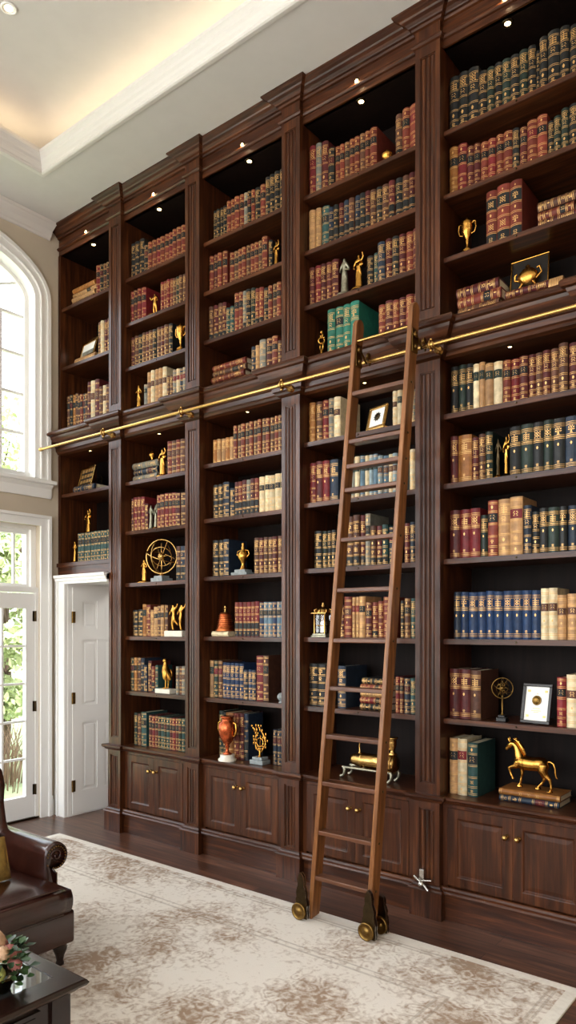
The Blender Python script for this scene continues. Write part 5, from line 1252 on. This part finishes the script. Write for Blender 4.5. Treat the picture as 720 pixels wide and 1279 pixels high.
def armchair():
    fx, ya = -3.0, 2.07                    # seat front, inner side of the visible arm
    t = thing('armchair', 'dark brown leather club armchair with rolled arm on the rug', 'armchair', (-3.35, 1.65, RT))
    ox, oy, oz = t.location
    def B(mb, name, mat, parent=None):
        o = mb.build(name, mat, parent or t)
        if parent is None: o.location = (-ox, -oy, -oz)
        return o
    z0 = RT
    yb = 1.28                               # far (unseen) arm's inner side
    # base rail
    B(MB().bbox(-3.77, fx - .02, yb - .08, ya + .06, .115, .275, .015, seg=3), 'seat_rail', 'leather')
    # seat cushion with a crowned top
    bm = bmesh.new(); bmesh.ops.create_cube(bm, size=1)
    bmesh.ops.subdivide_edges(bm, edges=bm.edges[:], cuts=9, use_grid_fill=True)
    for v in bm.verts:
        x, y, z = v.co
        cr = .03 * max(0, 1 - (2 * x) ** 4) * max(0, 1 - (2 * y) ** 4) if z > 0 else 0
        e = lambda q: (abs(2 * q)) ** 6
        rnd_ = .016 * (e(x) + e(y)) * (1 if z > 0 else -1) * (1 if abs(z) > .45 else 0)
        bul = .012 * (1 - (2 * z) ** 2)
        v.co = Vector((-3.35 + x * (.74 + 2 * bul), (yb + ya) / 2 + y * (ya - yb + .0 + 2 * bul * (1 if x > .3 else 0)), .345 + z * .13 + cr - rnd_ * .8))
    mb = MB().bm(bm, 0, True)
    cu = B(mb, 'seat_cushion', 'leather')
    B(MB().tube([(fx + .008, yb + .02, .285), (fx + .012, ya - .03, .285)], .006, 8).tube([(fx + .0, yb + .02, .405), (fx + .004, ya - .03, .405)], .006, 8), 'piping', 'leather')
    # rolled arms: outline in the YZ plane run along X
    def arm(y, s):
        rc, zc, R = y + s * .062, .508, .066
        out = [(y, .24), (y - s * .005, .4), (y - s * .004, .47)]
        a0, a1 = PI * .95, -PI * .62
        for k in range(19):
            a = a0 + (a1 - a0) * k / 18
            out.append((rc + s * R * math.cos(a), zc + R * math.sin(a)))
        out += [(y + s * .062, .41), (y + s * .062, .36), (y + s * .076, .31), (y + s * .085, .26), (y + s * .085, .24)]
        if s < 0: out = out[::-1]
        mb = MB()
        n = len(out); vs = []; cx = sum(p[0] for p in out) / n; cz = sum(p[1] for p in out) / n
        secs = [(-3.78, 1.0), (-3.48, 1.0), (-3.24, 1.0), (-3.195, 1.0), (-3.182, .985), (-3.176, .95)]
        for xx, k in secs:
            vs += [(xx, cx + (a - cx) * k, cz + (b - cz) * k) for a, b in out]
        fs = [(j * n + i, j * n + (i + 1) % n, (j + 1) * n + (i + 1) % n, (j + 1) * n + i) for j in range(len(secs) - 1) for i in range(n)]
        fs += [tuple(range(n))[::-1], tuple(range((len(secs) - 1) * n, len(secs) * n))]
        mb.add(vs, fs, 0, True)
        o = B(mb, 'arm', 'leather')
        # scroll welt and nail heads on the front face
        w = MB()
        pts = [(-3.174, cx + (a - cx) * .9, cz + (b - cz) * .92) for a, b in out[1:-1]]
        w.tube(pts, .005, 6)
        sp = [(-3.173, rc + s * .034 * (1 - k / 26) * math.cos(PI * .9 - k * .3), zc + .034 * (1 - k / 26) * math.sin(PI * .9 - k * .3)) for k in range(22)]
        w.tube(sp, .005, 6)
        nl = w
        for k in range(1, len(pts) - 1):
            p, q = pts[k], pts[k + 1]
            nl.ball((p[0] + .002, cx + (p[1] - cx) * .86, cz + (p[2] - cz) * .88), .0045, 1, u=6, v=4)
        nl.build('scroll_trim', ['leather', 'dark_brass'], o)
    arm(ya - .005, 1); arm(yb + .005, -1)
    # back with wings
    bm = bmesh.new(); bmesh.ops.create_cube(bm, size=1)
    bmesh.ops.subdivide_edges(bm, edges=bm.edges[:], cuts=7, use_grid_fill=True)
    for v in bm.verts:
        x, y, z = v.co
        top = .035 * (1 - (2 * y) ** 2) if z > .4 else 0
        bul = .03 * (1 - (2 * y) ** 2) * (1 - (2 * z) ** 2) if x > 0 else 0
        ed = .02 * (abs(2 * y) ** 8 + abs(2 * z) ** 8)
        v.co = Vector((-3.78 + x * (.13 - ed) + bul - (z + .5) * .1, (ya + yb) / 2 + y * (ya - yb + .1), .56 + z * .72 + top))
    B(MB().bm(bm, 0, True), 'backrest', 'leather')
    for y, s in ((ya + .035, 1), (yb - .035, -1)):
        outl = [(u - .08, v) for u, v in [(-3.80, .50), (-3.50, .50), (-3.56, .60), (-3.585, .70), (-3.575, .80), (-3.60, .87), (-3.66, .915), (-3.74, .93), (-3.84, .92)]]
        bm = bmesh.new()
        mbw = MB().prism(outl, 'y', y - .032, y + .032)
        me = bpy.data.meshes.new('tmp'); me.from_pydata(mbw.v, [], mbw.f); bm.from_mesh(me); bpy.data.meshes.remove(me)
        bmesh.ops.remove_doubles(bm, verts=bm.verts[:], dist=1e-5); bmesh.ops.recalc_face_normals(bm, faces=bm.faces[:])
        bmesh.ops.bevel(bm, geom=bm.edges[:], offset=.02, segments=4, affect='EDGES', profile=.5, clamp_overlap=True)
        B(MB().bm(bm, 0, True), 'wing', 'leather')
    # turned front legs, plain back legs
    for x, y in ((-3.06, ya - .0), (-3.06, yb + .0), (-3.68, ya + .0), (-3.68, yb + .0)):
        B(MB().lathe([(.014, 0), (.02, .004), (.02, .014), (.016, .024), (.022, .05), (.033, .075), (.036, .09), (.03, .1), (.036, .106), (.036, .118)], (x, y, RT + .0005), 18), 'leg', 'table_wood')
    return t
armchair()
# gold cushion leaning in the corner of the seat
bm = bmesh.new(); bmesh.ops.create_cube(bm, size=1); bmesh.ops.subdivide_edges(bm, edges=bm.edges[:], cuts=9, use_grid_fill=True)
for v in bm.verts:
    x, y, z = v.co
    k = (1 - (2 * y) ** 2) * (1 - (2 * z) ** 2)
    v.co = Vector((x * (.02 + .13 * math.sqrt(max(0, k))), y * .3 * (1 + .06 * (2 * z) ** 2), z * .185 * (1 + .06 * (2 * y) ** 2)))
o = MB().bm(bm, 0, True).build('cushion', 'cushion_cloth', None, (-3.25, 1.745, .538), (0, -.3, 0))
tag(o, 'olive gold cushion leaning in the leather armchair', 'cushion')
MB().tube([(0, .158 * math.cos(a) / max(abs(math.cos(a)), abs(math.sin(a))), .097 * math.sin(a) / max(abs(math.cos(a)), abs(math.sin(a)))) for a in [2 * PI * k / 32 for k in range(32)]], .005, 6, closed=True).build('piping', 'cushion_cloth', o)

# coffee table: corner nearest the bookcase at (-2.03, 1.475)
TZ = .475
def table():
    x0, x1, y0, y1 = -2.86, -2.045, .55, 1.475
    t = thing('coffee_table', 'dark mahogany coffee table with inset glass top on the rug', 'table', ((x0 + x1) / 2, (y0 + y1) / 2, RT))
    ox, oy, oz = t.location
    def B(mb, name, mat, parent=None):
        o = mb.build(name, mat, parent or t)
        if parent is None: o.location = (-ox, -oy, -oz)
        return o
    b = .09; c = .055
    mb = MB()
    for a in ((x0, x1, y1 - c, y1), (x0, x1, y0, y0 + c), (x0, x0 + b, y0 + c, y1 - c), (x1 - b, x1, y0 + c, y1 - c)): mb.box(*a, TZ - .022, TZ)
    top = B(mb, 'top_frame', 'table_wood')
    nose = [(0, TZ), (.008, TZ - .002), (.014, TZ - .011), (.008, TZ - .02), (0, TZ - .022), (-.01, TZ - .03), (-.02, TZ - .04), (-.02, TZ - .022)]
    pth = [(x0, y0), (x1, y0), (x1, y1), (x0, y1), (x0, y0)]
    B(MB().sweep(nose, pth, [(-1, -1), (1, -1), (1, 1), (-1, 1), (-1, -1)]), 'edge_moulding', 'table_wood')
    B(MB().box(x0 + b, x1 - b, y0 + c, y1 - c, TZ - .016, TZ - .003), 'glass_top', 'table_glass')
    B(MB().box(x0 + .02, x1 - .02, y0 + .02, y1 - .02, TZ - .04, TZ - .0225), 'underframe', 'table_wood')
    i = .035
    mb = MB().box(x0 + i + .008, x1 - i - .008, y0 + i + .008, y1 - i - .008, TZ - .22, TZ - .04)
    B(mb, 'apron', 'table_wood')
    for k in range(2):
        ya, yb = y0 + .13 + k * .335, y0 + .13 + k * .335 + .32
        mb = MB()
        # drawer front facing the bookcase end of the room
        mb.add([], [])
        mb.box(x1 - i - .009, x1 - i + .003, ya, yb, TZ - .205, TZ - .06).box(x1 - i + .003, x1 - i + .006, ya + .02, yb - .02, TZ - .19, TZ - .075)
        d = B(mb, 'drawer', 'table_wood')
        MB().lathe([(.006, 0), (.005, .012), (.012, .018), (.012, .026), (0, .03)], (x1 - i + .006, (ya + yb) / 2 + .06, TZ - .12), 12, axis='x').build('knob', 'brass', d)
    for x in (x0 + i + .03, x1 - i - .03):
        for y in (y0 + i + .03, y1 - i - .03):
            mb = MB().bbox(x - .036, x + .036, y - .036, y + .036, TZ - .225, TZ - .04, .004)
            mb.lathe([(.02, RT), (.024, RT + .02), (.018, RT + .05), (.034, RT + .16), (.03, TZ - .26), (.038, TZ - .24), (.038, TZ - .225)], (x, y, 0), 18)
            B(mb, 'leg', 'table_wood')
table()
# flowers in a low bowl on the glass
fx, fy = onZ(0, 1236, TZ)
t = thing('flower_arrangement', 'low bowl of pink and lime flowers with green leaves on the coffee table', 'flowers', (fx, fy, TZ - .002))
MB().lathe([(.03, 0), (.034, .005), (.036, .016), (.06, .046), (.064, .058), (.058, .057), (.036, .026), (.0, .018)], n=24).build('bowl', 'bronze', t)
R_ = random.Random(5)
lv = MB()
for k in range(150):
    a = R_.uniform(0, 2 * PI); el = R_.uniform(-.5, 1.2); rr = R_.uniform(.045, .098)
    c = Vector((rr * math.cos(a) * math.cos(el * .7), rr * math.sin(a) * math.cos(el * .7), .075 + .07 * math.sin(el)))
    d = Vector((math.cos(a), math.sin(a), R_.uniform(-.4, .8))).normalized(); sd = d.cross(Vector((R_.uniform(-.4, .4), R_.uniform(-.4, .4), 1))).normalized(); up = sd.cross(d)
    L, W = R_.uniform(.024, .042), R_.uniform(.009, .017)
    vs = [c, c + d * L * .35 + sd * W + up * .004, c + d * L * .75 + sd * W * .7, c + d * L, c + d * L * .75 - sd * W * .7, c + d * L * .35 - sd * W + up * .004, c + d * L * .5 - up * .004]
    lv.add(vs, [(0, 1, 6), (1, 2, 6), (2, 3, 6), (3, 4, 6), (4, 5, 6), (5, 0, 6)], 0 if R_.random() < .6 else 1, True)
lv.build('foliage', ['leaf_green', 'leaf_dark'], t, fix=False)
blooms = [((.055, .045, .15), 'petal_pink', .036), ((-.01, .0, .19), 'petal_peach', .045), ((.1, .06, .12), 'petal_pink', .026), ((.04, -.07, .15), 'petal_lime', .04), ((.085, -.01, .165), 'petal_peach', .032), ((-.07, .06, .15), 'petal_pink', .04),
          ((-.06, -.06, .15), 'petal_peach', .04), ((.02, .1, .13), 'petal_pink', .03), ((.11, -.05, .11), 'petal_lime', .03)]
for (x, y, z), mt, r in blooms:
    mb = MB()
    for k in range(46):
        f = (k + .5) / 46; ph = math.acos(1 - 1.55 * f); th = k * 2.39996
        d = Vector((math.sin(ph) * math.cos(th), math.sin(ph) * math.sin(th), math.cos(ph)))
        s1 = d.orthogonal().normalized(); s2 = d.cross(s1); c = d * r * .72
        q = r * .33
        mb.add([c + s1 * q, c + s2 * q + d * .004, c - s1 * q, c - s2 * q + d * .004, c + d * .004], [(0, 1, 4), (1, 2, 4), (2, 3, 4), (3, 0, 4)], 0, True)
    mb.ball((0, 0, 0), r * .67)
    mb.build('bloom', mt, t, (x * .6 - .012, y * .6 - .012, z * .92 - .02), fix=False)

# ------------------------------------------------------------------ the garden outside
struct('lawn', MB().box(-40, XL - .3, -12, 30, -.25, -.15), 'lawn_green', 'sunny green lawn outside the garden doors', 'lawn')
def tree(x, y, h, r, seed, label, light=False, zb=None, n=1500):
    R = random.Random(seed)
    t = thing('garden_tree', label, 'tree', (x, y, -.15), group='garden trees outside the windows')
    pts = [(0, 0, 0), (.05, .02, h * .3), (-.05, .05, h * .55), (.02, 0, h * .85)]
    mb = MB().tube(pts, [h * .022, h * .018, h * .012, h * .004], 8)
    cl = []
    for k in range(16):
        a = R.uniform(0, 2 * PI); z = h * R.uniform(.22, .95); q = r * (1 - ((z / h - .55) / .55) ** 2 * .7) * R.uniform(.3, 1)
        p = (q * math.cos(a), q * math.sin(a), z); cl.append((p, r * R.uniform(.3, .5)))
        mb.tube([(0, 0, z * .7), (p[0] * .5, p[1] * .5, z * .88), p], [h * .008, h * .005, h * .002], 6)
    mb.build('trunk', 'bark', t)
    lf = MB()
    for k in range(n):
        c0, cr = cl[R.randrange(len(cl))]
        d = Vector((R.gauss(0, 1), R.gauss(0, 1), R.gauss(0, .8))).normalized() * cr * R.uniform(.3, 1) ** .5
        c = Vector(c0) + d; c.z = max(c.z, .25)
        a, b = Vector((R.gauss(0, 1), R.gauss(0, 1), R.gauss(0, 1))).normalized(), Vector((R.gauss(0, 1), R.gauss(0, 1), R.gauss(0, 1)))
        b = (b - a * b.dot(a)).normalized(); s = R.uniform(.05, .1)
        lf.add([c - a * s, c + b * s * .5, c + a * s, c - b * s * .5], [(0, 1, 2, 3)], R.randrange(2))
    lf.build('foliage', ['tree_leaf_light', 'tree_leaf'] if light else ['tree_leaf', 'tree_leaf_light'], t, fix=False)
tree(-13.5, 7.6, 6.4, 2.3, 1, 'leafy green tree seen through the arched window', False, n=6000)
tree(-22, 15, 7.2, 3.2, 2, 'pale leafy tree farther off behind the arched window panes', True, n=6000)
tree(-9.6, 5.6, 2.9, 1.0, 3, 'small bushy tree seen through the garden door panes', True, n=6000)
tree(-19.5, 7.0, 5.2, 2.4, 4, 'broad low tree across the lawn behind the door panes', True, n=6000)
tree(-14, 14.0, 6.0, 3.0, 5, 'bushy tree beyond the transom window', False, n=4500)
R = random.Random(11)
t = thing('dry_shrub', 'dry brown twiggy shrub low outside the garden door', 'shrub', (-7.7, 4.35, -.15))
mb = MB()
for k in range(240):
    a = R.uniform(0, 2 * PI); q = R.uniform(0, .5); x, y = q * math.cos(a), q * math.sin(a) * 1.6
    hh = R.uniform(.35, .75)
    mb.tube([(x, y, 0), (x * 1.15 + R.uniform(-.05, .05), y * 1.15, hh * .6), (x * 1.3 + R.uniform(-.15, .15), y * 1.3 + R.uniform(-.15, .15), hh)], [.006, .005, .002], 4)
mb.build('twigs', 'dry_twig', t)

# ------------------------------------------------------------------ light: sky, sun, cove strips, window daylight, added fills, downlight
w = bpy.data.worlds.new('sky'); SC.world = w; w.use_nodes = True
nt = w.node_tree; bg = nt.nodes['Background']
tc = N(nt, 'ShaderNodeTexCoord'); sp = N(nt, 'ShaderNodeSeparateXYZ'); nt.links.new(tc.outputs['Generated'], sp.inputs[0])
col = ramp(nt, sp.outputs[2], [(.0, (.72, .72, .68)), (.06, (.98, .98, 1.0)), (.5, (.80, .90, 1.0))])
nt.links.new(col, bg.inputs['Color']); bg.inputs['Strength'].default_value = SKY
L = bpy.data.lights.new('sun', 'SUN'); L.energy = SUN; L.angle = .02; L.color = (1, .95, .86)
o = bpy.data.objects.new('sun', L); COL.objects.link(o); o.rotation_euler = (math.radians(38), 0, math.radians(62))
def arealight(name, loc_, rot, sx, sy, e, col=(1, 1, 1), spread=180):
    L = bpy.data.lights.new(name, 'AREA'); L.shape = 'RECTANGLE'; L.size = sx; L.size_y = sy; L.energy = e; L.color = col; L.spread = math.radians(spread)
    o = bpy.data.objects.new(name, L); COL.objects.link(o); o.location = loc_; o.rotation_euler = rot
    return o
# warm strips hidden behind the tray lip, shining up
arealight('cove_strip_long', ((TX + RX) / 2, TY + .1, CZ + .125), (PI, 0, 0), RX - TX, .06, COVE * (RX - TX), (1, .79, .5))
arealight('cove_strip_short', (TX - .1, (TY + RY) / 2, CZ + .125), (PI, 0, 0), .06, TY - RY, COVE * (TY - RY), (1, .79, .5))
# daylight arriving through the other windows of the left wall
for wy in WY[1:]:
    arealight('window_daylight', (XL - .35, wy, 2.5), (0, -PI / 2, 0), 4.4, 1.7, WIN, (.93, .96, 1.0), 150)
arealight('rear_fill', (-2.0, RY - .3, 2.5), (PI / 2, 0, 0), 6.4, 4.0, REAR, (1, .93, .84), 160)  # unseen fill lamp added behind the viewer to brighten the bookcases
arealight('hall_fill', (-4.6, 4.95, 2.55), (0, 0, 0), .5, .3, 14, (1, .96, .9))  # unseen fill added to brighten the hall behind the open door
x, y = onZ(11, 10, 5.5)
t = thing('recessed_downlight', 'small white recessed downlight in the raised ceiling tray', 'light', (x, y, 5.5))
MB().lathe([(.035, 0), (.05, 0), (.05, -.006), (.04, -.008), (.035, -.002)], n=18).build('bezel', 'white_paint', t)
MB().lathe([(.034, -.001), (.02, -.003), (0, -.0035)], n=14).build('lens', 'lamp_glow', t)

# ------------------------------------------------------------------ camera and view
cam = bpy.data.cameras.new('camera'); co = bpy.data.objects.new('camera', cam); COL.objects.link(co)
co.location = (0, 0, EYE); co.rotation_euler = (PI / 2, 0, math.atan2(CS, CC))
cam.sensor_fit = 'HORIZONTAL'; cam.sensor_width = 36; cam.lens = 36 * F / 720
cam.shift_x = 0; cam.shift_y = (HY - 1279 / 2) / 720
cam.clip_start = .05; cam.clip_end = 200
SC.camera = co
SC.view_settings.view_transform = 'Standard'; SC.view_settings.look = 'None'; SC.view_settings.gamma = 1
SC.view_settings.use_curve_mapping = False
SC.view_settings.exposure = EXPO
SC.cycles.max_bounces = 8; SC.cycles.diffuse_bounces = 4; SC.cycles.glossy_bounces = 4; SC.cycles.transparent_max_bounces = 12
SC.cycles.sample_clamp_indirect = 6
SC.cycles.use_denoising = True
